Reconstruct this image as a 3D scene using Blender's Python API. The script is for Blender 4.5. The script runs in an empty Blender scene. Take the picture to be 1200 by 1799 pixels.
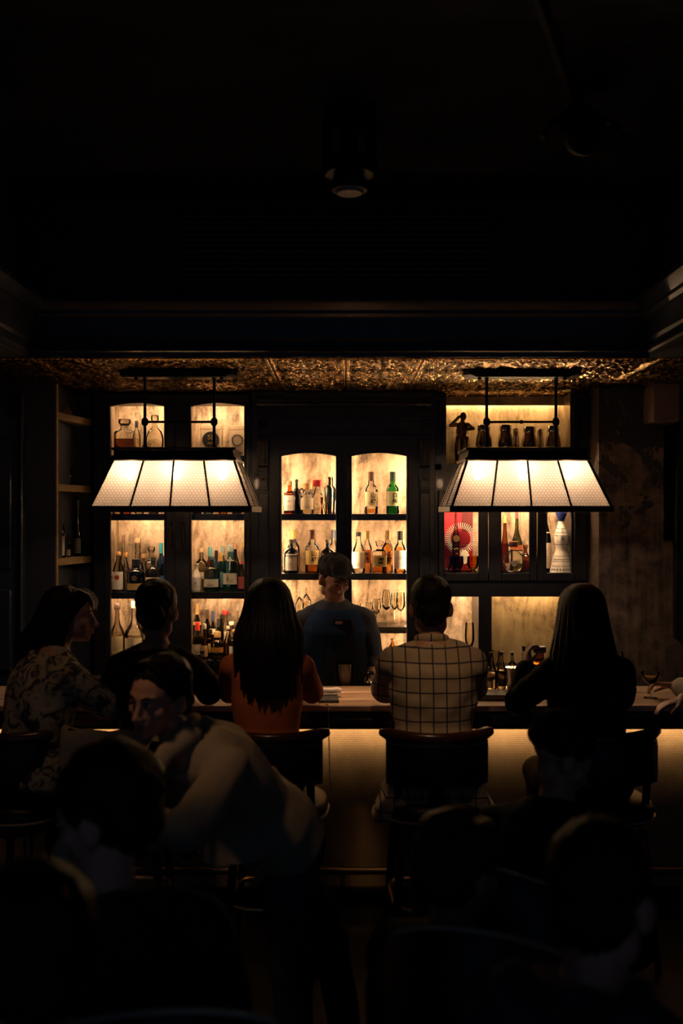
import bpy, bmesh, math, random
import numpy as np
from mathutils import Vector, Matrix, Euler

RND = random.Random(7)
scn = bpy.context.scene
COL = scn.collection
PI = math.pi
F, CX, CY, HC = 1750.0, 604.0, 905.0, 1.95     # focal length in pixels, vanishing point, lens height

# ------------------------------------------------------------------ camera
cam = bpy.data.cameras.new('camera'); camo = bpy.data.objects.new('camera', cam); COL.objects.link(camo)
cam.sensor_fit = 'VERTICAL'; cam.sensor_height = 36; cam.sensor_width = 24
cam.lens = F / 1799 * 36
cam.shift_x = -(CX - 600) / 1799; cam.shift_y = (CY - 899.5) / 1799
camo.location = (0, 0, HC); camo.rotation_euler = (PI / 2, 0, 0)
cam.clip_start = 0.05
cam.dof.use_dof = True; cam.dof.focus_distance = 5.9; cam.dof.aperture_fstop = 2.0
scn.camera = camo
# ------------------------------------------------------------------ world, exposure
wd = bpy.data.worlds.new('world'); scn.world = wd; wd.use_nodes = True
wd.node_tree.nodes['Background'].inputs[0].default_value = (0.30, 0.45, 0.80, 1)
wd.node_tree.nodes['Background'].inputs[1].default_value = 0.06
scn.view_settings.view_transform = 'Standard'; scn.view_settings.look = 'None'
scn.view_settings.gamma = 1; scn.view_settings.exposure = 0.15; scn.view_settings.use_curve_mapping = False
LED = dict(left=190.0, centre=85.0, front=48.0, right=70.0, niche=110.0, small=330.0, bar=58.0)     # emission of the led strips
BULB = 132.0                                                 # emission of the pendant bulbs

def spot(name, loc, target, power, size=60, color=(1, .54, .25), blend=.7, radius=.14):
    l = bpy.data.lights.new(name, 'SPOT'); l.energy = power; l.color = color
    l.spot_size = math.radians(size); l.spot_blend = blend; l.shadow_soft_size = radius
    o = bpy.data.objects.new(name, l); COL.objects.link(o); o.location = loc
    o.rotation_euler = (Vector(target) - Vector(loc)).to_track_quat('-Z', 'Y').to_euler()
    return o
# dim spots added near the ceiling, without fixtures, to brighten patrons and bar top
spot('added_spot', (.25, 3.15, 3.55), (.40, 4.36, 1.28), 44.0, 16)
spot('added_spot', (-.75, 3.15, 3.55), (-.40, 4.36, 1.27), 34.0, 14)
spot('added_spot', (.06, 4.74, 3.55), (.03, 4.99, 1.05), 150.0, 14)
spot('added_spot', (-1.3, 3.3, 3.55), (-1.36, 4.35, 1.25), 9.0, 22)
spot('added_spot', (-1.35, 2.1, 3.55), (-.44, 3.05, 1.24), 27.0, 16)

# ------------------------------------------------------------------ helpers
def P3(px, py, d):
    return Vector(((px - CX) / F * d, d, HC - (py - CY) / F * d))
def X(px, d): return (px - CX) / F * d
def Z(py, d): return HC - (py - CY) / F * d

def wpos(o):
    p = Vector((0, 0, 0))
    while o is not None:
        p += o.location; o = o.parent
    return p

class MB:
    """collects closed shapes and links them as one mesh object"""
    def __init__(s): s.v = []; s.f = []
    def add(s, v, f):
        n = len(s.v); s.v += [tuple(p) for p in v]; s.f += [tuple(i + n for i in q) for q in f]; return s
    def box(s, x0, x1, y0, y1, z0, z1):
        v = [(x, y, z) for z in (z0, z1) for y in (y0, y1) for x in (x0, x1)]
        return s.add(v, [(0, 2, 3, 1), (4, 5, 7, 6), (0, 1, 5, 4), (2, 6, 7, 3), (0, 4, 6, 2), (1, 3, 7, 5)])
    def rings(s, rr, cap=True, closed=True):
        n = len(rr[0]); v = [p for r in rr for p in r]; f = []
        for i in range(len(rr) - 1):
            for j in range(n if closed else n - 1):
                k = (j + 1) % n
                f.append((i * n + j, i * n + k, (i + 1) * n + k, (i + 1) * n + j))
        if cap:
            f.append(tuple(range(n - 1, -1, -1))); f.append(tuple((len(rr) - 1) * n + j for j in range(n)))
        return s.add(v, f)
    def lathe(s, prof, c=(0, 0, 0), seg=20, sy=1.0, p=2.0, a0=None, a1=None, rot=0.0):
        rr = []
        full = a0 is None
        angs = [2 * PI * j / seg + rot for j in range(seg)] if full else [a0 + (a1 - a0) * j / seg for j in range(seg + 1)]
        for r, z in prof:
            r = max(r, 1e-5); ring = []
            for a in angs:
                ca, sa = math.cos(a), math.sin(a)
                if p != 2.0:
                    ca = math.copysign(abs(ca) ** (2 / p), ca); sa = math.copysign(abs(sa) ** (2 / p), sa)
                ring.append((c[0] + r * ca, c[1] + r * sa * sy, c[2] + z))
            rr.append(ring)
        return s.rings(rr, cap=full, closed=full)
    def tube(s, pts, rad, seg=8, cap=True, flat=1.0, closed=False):
        pts = [Vector(p) for p in pts]; n = len(pts)
        if not hasattr(rad, '__len__'): rad = [rad] * n
        rr = []; prev = None
        for i, p in enumerate(pts):
            if closed: t = pts[(i + 1) % n] - pts[i - 1]
            else: t = pts[min(i + 1, n - 1)] - pts[max(i - 1, 0)]
            t.normalize()
            if prev is None:
                u = t.cross(Vector((0, 0, 1)))
                if u.length < 1e-3: u = t.cross(Vector((0, 1, 0)))
            else:
                u = prev - t * prev.dot(t)
            u.normalize(); prev = u; w = t.cross(u)
            rr.append([p + u * (rad[i] * math.cos(2 * PI * j / seg)) + w * (rad[i] * flat * math.sin(2 * PI * j / seg)) for j in range(seg)])
        if closed: rr.append(rr[0]); cap = False
        return s.rings(rr, cap=cap)
    def ball(s, c, r, seg=14, ring=9, M=None):
        if not hasattr(r, '__len__'): r = (r, r, r)
        c = Vector(c); rr = []
        for i in range(1, ring):
            t = PI * i / ring
            rr.append([Vector((r[0] * math.sin(t) * math.cos(2 * PI * j / seg), r[1] * math.sin(t) * math.sin(2 * PI * j / seg), -r[2] * math.cos(t))) for j in range(seg)])
        v = [p for q in rr for p in q] + [Vector((0, 0, -r[2])), Vector((0, 0, r[2]))]
        if M is not None: v = [M @ p for p in v]
        v = [p + c for p in v]; f = []; m = len(rr)
        for i in range(m - 1):
            for j in range(seg):
                k = (j + 1) % seg
                f.append((i * seg + j, i * seg + k, (i + 1) * seg + k, (i + 1) * seg + j))
        for j in range(seg):
            k = (j + 1) % seg
            f.append((m * seg, k, j)); f.append((m * seg + 1, (m - 1) * seg + j, (m - 1) * seg + k))
        return s.add(v, f)
    def limb(s, pts, rad, seg=12):
        """tapered limb: straight tapered tubes with a ball at every joint"""
        for i in range(len(pts) - 1):
            a, b = Vector(pts[i]), Vector(pts[i + 1])
            s.tube([a.lerp(b, t) for t in (0, .33, .67, 1)], [rad[i] + (rad[i + 1] - rad[i]) * t for t in (0, .33, .67, 1)], seg)
        for p, r in zip(pts, rad): s.ball(p, r, seg, 8)
        return s
    def poly(s, pts, y0, y1):
        """polygon in the xz plane, extruded from y0 to y1"""
        n = len(pts)
        v = [(x, y0, z) for x, z in pts] + [(x, y1, z) for x, z in pts]
        return s.add(v, [tuple(range(n)), tuple(range(2 * n - 1, n - 1, -1))] + [(i, i + n, (i + 1) % n + n, (i + 1) % n) for i in range(n)])
    def sweepx(s, prof, x0, x1):
        """profile in (y, z), extruded along x"""
        n = len(prof)
        v = [(x0, y, z) for y, z in prof] + [(x1, y, z) for y, z in prof]
        return s.add(v, [tuple(range(n)), tuple(range(2 * n - 1, n - 1, -1))] + [(i, (i + 1) % n, (i + 1) % n + n, i + n) for i in range(n)])
    def build(s, name, mat, parent=None, rel=False, smooth=35, bevel=0.0):
        me = bpy.data.meshes.new(name)
        if parent is not None and not rel:
            o = wpos(parent); vv = [(p[0] - o.x, p[1] - o.y, p[2] - o.z) for p in s.v]
        else: vv = s.v
        me.from_pydata([tuple(p) for p in vv], [], s.f); me.update()
        return mesh_obj(name, me, mat, parent, smooth, bevel, fix=True)

def mesh_obj(name, me, mat, parent=None, smooth=35, bevel=0.0, fix=False):
    if fix:
        bm = bmesh.new(); bm.from_mesh(me); bmesh.ops.recalc_face_normals(bm, faces=bm.faces); bm.to_mesh(me); bm.free()
    if mat is not None: me.materials.append(mat)
    if smooth:
        me.shade_smooth()
        if smooth < 180: me.set_sharp_from_angle(angle=math.radians(smooth))
    ob = bpy.data.objects.new(name, me); COL.objects.link(ob)
    if parent is not None: ob.parent = parent
    if bevel:
        m = ob.modifiers.new('bevel', 'BEVEL'); m.width = bevel; m.segments = 2; m.limit_method = 'ANGLE'
    return ob

def tag(o, label=None, cat=None, group=None, kind=None):
    if label: o['label'] = label
    if cat: o['category'] = cat
    if group: o['group'] = group
    if kind: o['kind'] = kind
    return o
def thing(name, label, cat, loc=(0, 0, 0), rotz=0.0, group=None, kind=None):
    o = bpy.data.objects.new(name, None); COL.objects.link(o); o.empty_display_size = .1
    o.location = loc; o.rotation_euler = (0, 0, rotz)
    return tag(o, label, cat, group, kind)
def copy_tree(o, parent=None):
    c = o.copy(); COL.objects.link(c); c.parent = parent
    for ch in o.children: copy_tree(ch, c)
    return c
def struct(name, mb, mat, **k):
    return tag(mb.build(name, mat, **k), kind='structure')

# ------------------------------------------------------------------ materials
def mat(name, color, rough=.5, metal=0.0, bump=None, spec=.5, trans=0.0, ior=1.45, emit=None, coat=0.0, sheen=0.0):
    m = bpy.data.materials.new(name); m.use_nodes = True
    nt = m.node_tree; b = nt.nodes['Principled BSDF']
    b.inputs['Base Color'].default_value = (*color, 1); b.inputs['Roughness'].default_value = rough
    b.inputs['Metallic'].default_value = metal; b.inputs['Specular IOR Level'].default_value = spec
    b.inputs['IOR'].default_value = ior; b.inputs['Transmission Weight'].default_value = trans
    b.inputs['Coat Weight'].default_value = coat; b.inputs['Sheen Weight'].default_value = sheen
    if emit: b.inputs['Emission Color'].default_value = (*emit[0], 1); b.inputs['Emission Strength'].default_value = emit[1]
    if bump: add_bump(m, *bump)
    return m
def nd(m, t, **k):
    n = m.node_tree.nodes.new(t)
    for a, v in k.items():
        if a in n.inputs.keys() if isinstance(a, str) else False: n.inputs[a].default_value = v
        else: setattr(n, a, v)
    return n
def lk(m, a, b): m.node_tree.links.new(a, b)
def bsdf(m): return m.node_tree.nodes['Principled BSDF']
def coords(m, scale=(1, 1, 1), rot=(0, 0, 0)):
    t = nd(m, 'ShaderNodeTexCoord'); mp = nd(m, 'ShaderNodeMapping')
    mp.inputs['Scale'].default_value = scale; mp.inputs['Rotation'].default_value = rot
    lk(m, t.outputs['Object'], mp.inputs['Vector']); return mp.outputs['Vector']
def ramp(m, fac, stops):
    r = nd(m, 'ShaderNodeValToRGB'); e = r.color_ramp.elements
    while len(e) < len(stops): e.new(.5)
    for q, (p, c) in zip(e, stops): q.position = p; q.color = (*c, 1)
    lk(m, fac, r.inputs[0]); return r.outputs[0]
def noise(m, vec, scale, detail=4, rough=.55, dist=0.0):
    n = nd(m, 'ShaderNodeTexNoise'); n.inputs['Scale'].default_value = scale; n.inputs['Detail'].default_value = detail
    n.inputs['Roughness'].default_value = rough; n.inputs['Distortion'].default_value = dist
    lk(m, vec, n.inputs['Vector']); return n.outputs['Fac']
def mathn(m, op, a, b=None, clamp=False):
    n = nd(m, 'ShaderNodeMath', operation=op); n.use_clamp = clamp
    for i, q in enumerate((a, b)):
        if q is None: continue
        if hasattr(q, 'is_linked'): lk(m, q, n.inputs[i])
        else: n.inputs[i].default_value = q
    return n.outputs[0]
def mixc(m, fac, a, b, blend='MIX'):
    n = nd(m, 'ShaderNodeMix', data_type='RGBA', blend_type=blend)
    for i, q in ((0, fac), (6, a), (7, b)):
        if hasattr(q, 'is_linked'): lk(m, q, n.inputs[i])
        else: n.inputs[i].default_value = q if i == 0 else (*q, 1)
    return n.outputs[2]
def bump_from(m, h, strength=.3, dist=.01):
    b = nd(m, 'ShaderNodeBump'); b.inputs['Strength'].default_value = strength; b.inputs['Distance'].default_value = dist
    lk(m, h, b.inputs['Height']); lk(m, b.outputs[0], bsdf(m).inputs['Normal'])
def add_bump(m, scale, strength, dist=.005, stretch=(1, 1, 1)):
    bump_from(m, noise(m, coords(m, stretch), scale, 5), strength, dist)

def wood(name, c0, c1, rough=.35, grain=(1.2, 14, 14), scale=4, coat=.15, bump=.15):
    m = mat(name, c0, rough, coat=coat)
    n = noise(m, coords(m, grain), scale, 6, .6, .6)
    lk(m, ramp(m, n, [(.3, c0), (.7, c1)]), bsdf(m).inputs['Base Color'])
    bump_from(m, n, bump, .004); return m
M = {}
M['dark_wood'] = wood('dark_wood', (.006, .006, .009), (.013, .012, .014), .38, (10, 10, 1), 5)
M['stool_wood'] = wood('stool_wood', (.05, .016, .010), (.09, .03, .018), .25)
M['shelf_wood'] = wood('shelf_wood', (.18, .115, .05), (.28, .18, .085), .55, (6, 1.5, 12), 4, 0)
M['bar_wood'] = wood('bar_wood', (.30, .15, .085), (.80, .57, .37), .32, (1.1, 22, 10), 3.0, .3, .35)
M['bar_lip'] = wood('bar_lip', (.02, .012, .009), (.04, .022, .014), .28)
M['blue_paint'] = mat('blue_paint', (.026, .032, .05), .28, bump=(18, .08))
M['upper_wall'] = mat('upper_wall', (.045, .047, .058), .8, bump=(6, .3), spec=.2)
M['navy_wall'] = mat('navy_wall', (.018, .020, .030), .6, bump=(25, .1))
M['black_metal'] = mat('black_metal', (.010, .008, .008), .38, .3)
M['steel'] = mat('steel', (.42, .40, .38), .16, 1.0)
M['dark_chrome'] = mat('dark_chrome', (.30, .25, .20), .17, 1.0)
M['copper'] = mat('copper', (.55, .24, .13), .22, 1.0)
M['brass'] = mat('brass', (.50, .34, .15), .3, 1.0)
M['bronze'] = mat('bronze', (.22, .13, .05), .3, 1.0, bump=(60, .3))
M['leather'] = mat('leather', (.010, .010, .013), .42, bump=(160, .25, .002))
M['leather_trim'] = mat('leather_trim', (.45, .37, .30), .35)
M['nail'] = mat('nail', (.20, .17, .14), .3, 1.0)
M['ceramic'] = mat('ceramic', (.80, .74, .64), .25, coat=.5)
M['paper'] = mat('paper', (.80, .72, .56), .7)
M['white_cloth'] = mat('white_cloth', (.85, .82, .78), .8, bump=(120, .3))
M['ink'] = mat('ink', (.012, .010, .010), .6)
M['red_ink'] = mat('red_ink', (.50, .03, .03), .5)
M['gold_foil'] = mat('gold_foil', (.62, .40, .12), .3, .9)
M['floor_wood'] = wood('floor_wood', (.006, .006, .007), (.012, .010, .010), .5, (14, 1, 1), 3)
def plain(name, c, rough=.5, metal=0.0, **k):
    if name not in M: M[name] = mat(name, c, rough, metal, **k)
    return M[name]

# antique gold leaf of the cabinet backs
def gold_leaf(name, hi, lo, dark, rough=.42):
    m = mat(name, hi, rough, .35); v = coords(m)
    a = noise(m, v, 4.5, 6, .6, .4); b = noise(m, coords(m, (7, 7, 1.6)), 1.6, 7, .66, .8); c = noise(m, v, 60, 4, .7)
    s = mathn(m, 'ADD', mathn(m, 'MULTIPLY', a, .45), mathn(m, 'MULTIPLY', b, .55))
    s = mathn(m, 'ADD', s, mathn(m, 'MULTIPLY', mathn(m, 'SUBTRACT', c, .5), .16))
    lk(m, ramp(m, s, [(.40, dark), (.48, lo), (.59, hi)]), bsdf(m).inputs['Base Color'])
    bump_from(m, c, .12, .004); return m
M['leaf'] = gold_leaf('gold_leaf', (.78, .62, .46), (.44, .33, .22), (.14, .10, .065))
M['leaf_brass'] = gold_leaf('brass_sheet', (.50, .38, .20), (.36, .27, .13), (.18, .13, .07), .34)
# embossed tin
m = M['tin'] = mat('tin', (.20, .12, .055), .27, 1.0)
n = noise(m, coords(m), 22, 5, .65)
lk(m, ramp(m, n, [(.35, (.08, .048, .022)), (.62, (.85, .54, .25))]), bsdf(m).inputs['Base Color'])
# peeling plaster
m = M['plaster'] = mat('plaster', (.2, .15, .11), .8)
v = coords(m); a = noise(m, v, 2.6, 8, .66, .4); st = noise(m, coords(m, (26, 26, 1.6)), 1.3, 5)
pz = nd(m, 'ShaderNodeSeparateXYZ'); lk(m, v, pz.inputs[0])
zf = mathn(m, 'MULTIPLY', mathn(m, 'SUBTRACT', pz.outputs[2], 2.22), .30)
k = mathn(m, 'GREATER_THAN', mathn(m, 'ADD', a, zf), .56)
lime = ramp(m, mathn(m, 'ADD', mathn(m, 'MULTIPLY', st, .28), mathn(m, 'MULTIPLY', noise(m, v, 7, 8, .65, .3), .72)), [(.36, (.018, .014, .013)), (.5, (.10, .068, .048)), (.64, (.19, .125, .085))])
lk(m, mixc(m, k, lime, (.022, .020, .024)), bsdf(m).inputs['Base Color'])
bump_from(m, mathn(m, 'ADD', mathn(m, 'MULTIPLY', k, .6), noise(m, v, 14, 6)), .5, .015)
# stained ceiling
m = M['old_ceiling'] = mat('old_ceiling', (.03, .03, .04), .85, spec=.12)
v = coords(m, (1, 3.0, 1)); a = noise(m, v, 1.6, 8, .65, .5)
lk(m, ramp(m, a, [(.40, (.006, .007, .010)), (.62, (.013, .014, .019)), (.74, (.045, .043, .048))]), bsdf(m).inputs['Base Color'])
bump_from(m, a, .4, .02)
# woven bar front
m = M['woven'] = mat('woven', (.40, .30, .16), .5, .15)
br = nd(m, 'ShaderNodeTexBrick'); br.inputs['Scale'].default_value = 1; br.inputs['Brick Width'].default_value = .016
br.inputs['Row Height'].default_value = .010; br.inputs['Mortar Size'].default_value = .0022
br.inputs['Color1'].default_value = (.50, .355, .19, 1); br.inputs['Color2'].default_value = (.40, .28, .145, 1); br.inputs['Mortar'].default_value = (.20, .145, .075, 1)
lk(m, coords(m, (1, 1, 1), (PI / 2, 0, 0)), br.inputs['Vector'])
lk(m, mixc(m, .45, br.outputs[0], ramp(m, noise(m, coords(m), 7, 6), [(.3, (.24, .165, .085)), (.7, (.55, .395, .21))])), bsdf(m).inputs['Base Color'])
bump_from(m, br.outputs[1], -.35, .004)

# thin glass: tinted see-through wall, darker at the rim where it is thick, with a clear reflection
def glass(name, tint, edge=None, rough=.03, gloss=1.0):
    if name in M: return M[name]
    m = bpy.data.materials.new(name); m.use_nodes = True; nt = m.node_tree; nt.nodes.clear()
    out = nd(m, 'ShaderNodeOutputMaterial'); tr = nd(m, 'ShaderNodeBsdfTransparent'); gl = nd(m, 'ShaderNodeBsdfGlossy')
    gl.inputs['Roughness'].default_value = rough
    edge = edge or tuple(t * .58 for t in tint)
    lw = nd(m, 'ShaderNodeLayerWeight'); lw.inputs['Blend'].default_value = .5
    e = mathn(m, 'POWER', lw.outputs['Facing'], 2.2)
    lk(m, mixc(m, e, tint, edge), tr.inputs[0])
    fr = nd(m, 'ShaderNodeFresnel'); fr.inputs[0].default_value = 1.5
    mx = nd(m, 'ShaderNodeMixShader'); lk(m, mathn(m, 'MULTIPLY', fr.outputs[0], gloss), mx.inputs[0])
    lk(m, tr.outputs[0], mx.inputs[1]); lk(m, gl.outputs[0], mx.inputs[2]); lk(m, mx.outputs[0], out.inputs[0])
    M[name] = m; return m
glass('clear_glass', (.93, .92, .88)); glass('pane_glass', (.97, .97, .96), (.9, .9, .88), .02, .55)
glass('crystal', (.92, .88, .80), (.45, .39, .29)); glass('teal_glass', (.30, .62, .66)); glass('green_glass', (.12, .48, .12))
glass('dark_glass', (.055, .03, .018)); glass('amber_glass', (.62, .30, .09)); glass('olive_glass', (.34, .36, .12))
glass('grey_green_glass', (.32, .36, .28)); glass('blue_glass', (.14, .30, .55)); glass('violet_glass', (.13, .07, .30))
glass('amber_cup', (.93, .70, .34)); glass('violet_cup', (.55, .42, .80)); glass('honey_glass', (.80, .48, .10)); glass('frost_glass', (.72, .68, .58)); glass('black_glass', (.02, .017, .014))
def liquid(name, c):
    if name not in M:
        M[name] = mat(name, c, .02, trans=1.0, ior=1.14)
    return M[name]
liquid('whisky', (.82, .38, .07)); liquid('dark_spirit', (.16, .05, .015)); liquid('pale_spirit', (.93, .80, .52))
liquid('water_spirit', (.95, .93, .88)); liquid('rum', (.55, .18, .03)); liquid('juice', (.85, .62, .25)); liquid('green_spirit', (.10, .38, .08))
def emitter(name, color, s):
    return mat(name, (0, 0, 0), .5, emit=(color, s))
WARM = (1.0, .62, .33)
for q in LED: M['led_' + q] = emitter('led_' + q, WARM, LED[q])
M['bulb'] = emitter('bulb', (1.0, .69, .46), BULB)
# pendant shade: diffusing glass
m = M['shade_glass'] = bpy.data.materials.new('shade_glass'); m.use_nodes = True; m.node_tree.nodes.clear()
o_ = nd(m, 'ShaderNodeOutputMaterial'); t_ = nd(m, 'ShaderNodeBsdfTranslucent'); d_ = nd(m, 'ShaderNodeBsdfDiffuse')
t_.inputs[0].default_value = (.95, .81, .67, 1); d_.inputs[0].default_value = (.95, .81, .67, 1)
x_ = nd(m, 'ShaderNodeMixShader'); x_.inputs[0].default_value = .5; r_ = nd(m, 'ShaderNodeBsdfRefraction'); y_ = nd(m, 'ShaderNodeMixShader'); y_.inputs[0].default_value = .30
r_.inputs['Roughness'].default_value = .22; r_.inputs['IOR'].default_value = 1.12; r_.inputs[0].default_value = (.95, .85, .70, 1)
lk(m, t_.outputs[0], x_.inputs[1]); lk(m, d_.outputs[0], x_.inputs[2]); lk(m, x_.outputs[0], y_.inputs[1]); lk(m, r_.outputs[0], y_.inputs[2]); lk(m, y_.outputs[0], o_.inputs[0])
# cloths
def cloth(name, c, rough=.85, scale=180, b=.25, sheen=.02):
    M[name] = mat(name, c, rough, bump=(scale, b, .002), sheen=sheen, spec=.2); return M[name]
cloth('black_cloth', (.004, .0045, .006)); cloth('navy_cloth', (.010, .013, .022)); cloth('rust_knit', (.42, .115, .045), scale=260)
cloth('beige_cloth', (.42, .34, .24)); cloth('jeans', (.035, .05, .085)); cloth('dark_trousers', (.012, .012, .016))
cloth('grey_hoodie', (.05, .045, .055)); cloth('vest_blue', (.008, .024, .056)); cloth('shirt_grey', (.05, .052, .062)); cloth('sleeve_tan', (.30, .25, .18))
cloth('hat_cloth', (.026, .024, .022)); cloth('apron', (.008, .009, .013))
m = cloth('windowpane', (.46, .37, .25)); v = coords(m); sp = nd(m, 'ShaderNodeSeparateXYZ'); lk(m, v, sp.inputs[0])
def stripe(ch, pitch, w, off):
    t = mathn(m, 'FRACT', mathn(m, 'ADD', mathn(m, 'DIVIDE', sp.outputs[ch], pitch), off))
    return mathn(m, 'LESS_THAN', t, w / pitch)
sx = stripe(0, .058, .006, .2); sz = stripe(2, .062, .006, .1)
lk(m, mixc(m, mathn(m, 'MAXIMUM', sx, sz), (.46, .37, .25), (.03, .035, .06)), bsdf(m).inputs['Base Color'])
m = cloth('floral', (.5, .42, .3)); v = coords(m); a = noise(m, v, 16, 5, .6, 1.5)
lk(m, ramp(m, a, [(.44, (.05, .05, .06)), (.52, (.42, .34, .22)), (.66, (.52, .43, .30))]), bsdf(m).inputs['Base Color'])
M['skin'] = mat('skin', (.50, .27, .18), .5, bump=(90, .1, .002)); M['skin_dark'] = mat('skin_dark', (.34, .17, .11), .5, bump=(90, .1, .002))
M['lip'] = mat('lip', (.38, .10, .09), .4); M['eye_white'] = mat('eye_white', (.6, .56, .5), .2); M['iris'] = mat('iris', (.02, .012, .008), .1)
def hairm(name, c, rough=.5):
    m = M[name] = mat(name, c, rough, spec=.18)
    n = noise(m, coords(m, (1, 1, .06)), 320, 2); bump_from(m, n, .6, .003); return m
hairm('hair_black', (.008, .006, .006)); hairm('hair_brown', (.012, .007, .005)); hairm('hair_red', (.11, .028, .028), .5)

# ================================================================== the room
DS, ZS = 5.18, 2.77            # front edge and height of the tin soffit
XL, XR, ZT = -1.65, 1.60, 3.61  # sides and top of the ceiling tray
DC = 6.60                      # front plane of the cabinets
struct('floor', MB().box(-3.2, 3.2, -.6, 7.4, -.08, 0), M['floor_wood'])
struct('wall_back', MB().box(-3.2, 3.2, 7.06, 7.2, 0, 3.7), M['navy_wall'])
struct('wall_left', MB().box(-3.2, -3.05, -.6, 7.06, 0, 2.9), M['navy_wall'])
struct('wall_right', MB().box(3.05, 3.2, -.6, 7.06, 0, 2.9), M['navy_wall'])
struct('ceiling', MB().box(XL - .1, XR + .1, -.6, DS + .1, ZT, ZT + .1), M['old_ceiling'])
mb = MB().box(-3.2, XL, -.6, DS, ZS, ZS + .12); struct('ceiling_soffit_left', mb, M['navy_wall'])
mb = MB().box(XR, 3.2, -.6, DS, ZS, ZS + .12); struct('ceiling_soffit_right', mb, M['navy_wall'])
struct('wall_upper_left', MB().box(XL - .1, XL, -.6, DS + .1, ZS + .12, ZT), M['navy_wall'])
struct('wall_upper_right', MB().box(XR, XR + .1, -.6, DS + .1, ZS + .12, ZT), M['navy_wall'])
struct('wall_upper_front', MB().box(XL, XR, DS, DS + .1, ZS + .1, ZT), M['upper_wall'])
# cornice round the tray: profile (projection, height)
CP = [(0, 0), (.012, 0), (.016, .022), (.03, .03), (.03, .05), (.022, .056), (.022, .075), (.034, .09), (.036, .14), (.044, .16), (.05, .20), (.066, .215), (.07, .232), (.085, .245), (.105, .262), (.115, .275), (.115, .30), (0, .31)]
def cornice(name, mode):
    mb = MB(); rr = []
    for e in (0, 1):
        if mode == 'front': rr.append([((XL + p) if e == 0 else (XR - p), DS - p, ZS + z) for p, z in CP])
        else:
            y = (DS - 0) if e else -.6
            sgn = 1 if mode == 'left' else -1; x0 = XL if mode == 'left' else XR
            rr.append([(x0 + sgn * p, (DS - p) if e else -.6, ZS + z) for p, z in CP])
    mb.rings(rr); return struct(name, mb, M['blue_paint'], smooth=25)
cornice('trim_1', 'front'); cornice('trim_2', 'left'); cornice('trim_3', 'right')

# embossed tin soffit above the bar, tile by tile
sof = thing('ceiling_soffit_tin', None, None, (0, DS, ZS), kind='structure')
MB().box(-3.05, 3.05, DS, 7.06, ZS + .02, ZS + .1).build('backing', M['navy_wall'], sof)
TP = .408; NG = 60
g = np.linspace(-1, 1, NG + 1); U, V = np.meshgrid(g, g)
def sm(x, w): return np.exp(-(x / w) ** 2)
rad = np.sqrt(U ** 2 + V ** 2); ang = np.arctan2(V, U)
hgt = .55 * sm(rad - .16, .07) + .5 * sm(rad - .52 - .10 * np.cos(8 * ang), .055) + .4 * sm(rad - .34, .05) * (.5 + .5 * np.cos(8 * ang + PI))
for cx_ in (-1, 1):
    for cy_ in (-1, 1):
        r2 = np.sqrt((U - cx_) ** 2 + (V - cy_) ** 2); a2 = np.arctan2(V - cy_, U - cx_)
        hgt += .5 * sm(r2 - .36 - .07 * np.cos(12 * a2), .05) + .35 * sm(r2 - .62 - .05 * np.cos(16 * a2), .04) + .5 * sm(r2, .16)
hgt += .25 * np.sin(14 * U) * np.sin(14 * V) * (rad > .6)
bd = np.maximum(abs(U), abs(V))
hgt = hgt * (bd < .93) + .6 * sm(bd - .955, .03) * (1 + .35 * np.sin(40 * (U + V)))
hgt[bd > .985] = 0
vv = np.stack([U * TP / 2, V * TP / 2, -hgt * .022], -1).reshape(-1, 3)
ff = [(i * (NG + 1) + j, (i + 1) * (NG + 1) + j, (i + 1) * (NG + 1) + j + 1, i * (NG + 1) + j + 1) for i in range(NG) for j in range(NG)]
tile = bpy.data.meshes.new('tin_tile'); tile.from_pydata(vv.tolist(), [], ff); tile.materials.append(M['tin']); tile.shade_smooth()
for i in range(-6, 7):
    for j in range(4):
        x = X(608, DS) + (i + .5) * TP; y = .02 + (j + .5) * TP
        o = bpy.data.objects.new('tin_tile', tile); COL.objects.link(o); o.parent = sof; o.location = (x, y, 0)
        o.scale = (.99, .99, 1)
for px in (555, 665, 225, 1000):          # flush spotlights in the soffit
    t = thing('recessed_downlight', 'flat oval recessed downlight in the tin soffit %s' % {555: 'left of its centre', 665: 'right of its centre', 225: 'above the left hanging lamp', 1000: 'above the right hanging lamp'}[px], 'ceiling light', (X(px, 6.4), 6.4, ZS - .012), group='downlights in the tin soffit')
    MB().lathe([(.034, 0), (.048, .0), (.048, -.008), (.034, -.008)], seg=20).build('rim', M['steel'], t, rel=True)
    MB().lathe([(0, -.002), (.034, -.002), (.034, -.005), (0, -.005)], seg=20).build('lens', plain('lens', (.25, .24, .24), .2), t, rel=True)

# left: wall beside the shelves, with a panelled door
struct('wall_left_return', MB().box(-3.05, X(97, 6.15), 6.15, 7.06, 0, ZS + .02), M['navy_wall'])
dr = thing('door_1', None, None, (X(8, 6.1), 6.1, 0), kind='structure')
MB().box(-2.75, X(33, 6.12), 6.1, 6.15, 0, 2.55).build('slab', M['blue_paint'], dr)
for z0, z1 in ((.2, .9), (1.0, 1.5), (1.62, 2.42)):
    a, b = -2.65, X(22, 6.1)
    MB().box(a, b, 6.075, 6.1, z0, z1).build('panel', M['blue_paint'], dr, bevel=.012)
MB().box(X(33, 6.08), X(39, 6.08), 6.08, 6.15, 0, 2.7).build('door_frame', M['blue_paint'], dr, bevel=.008)
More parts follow.
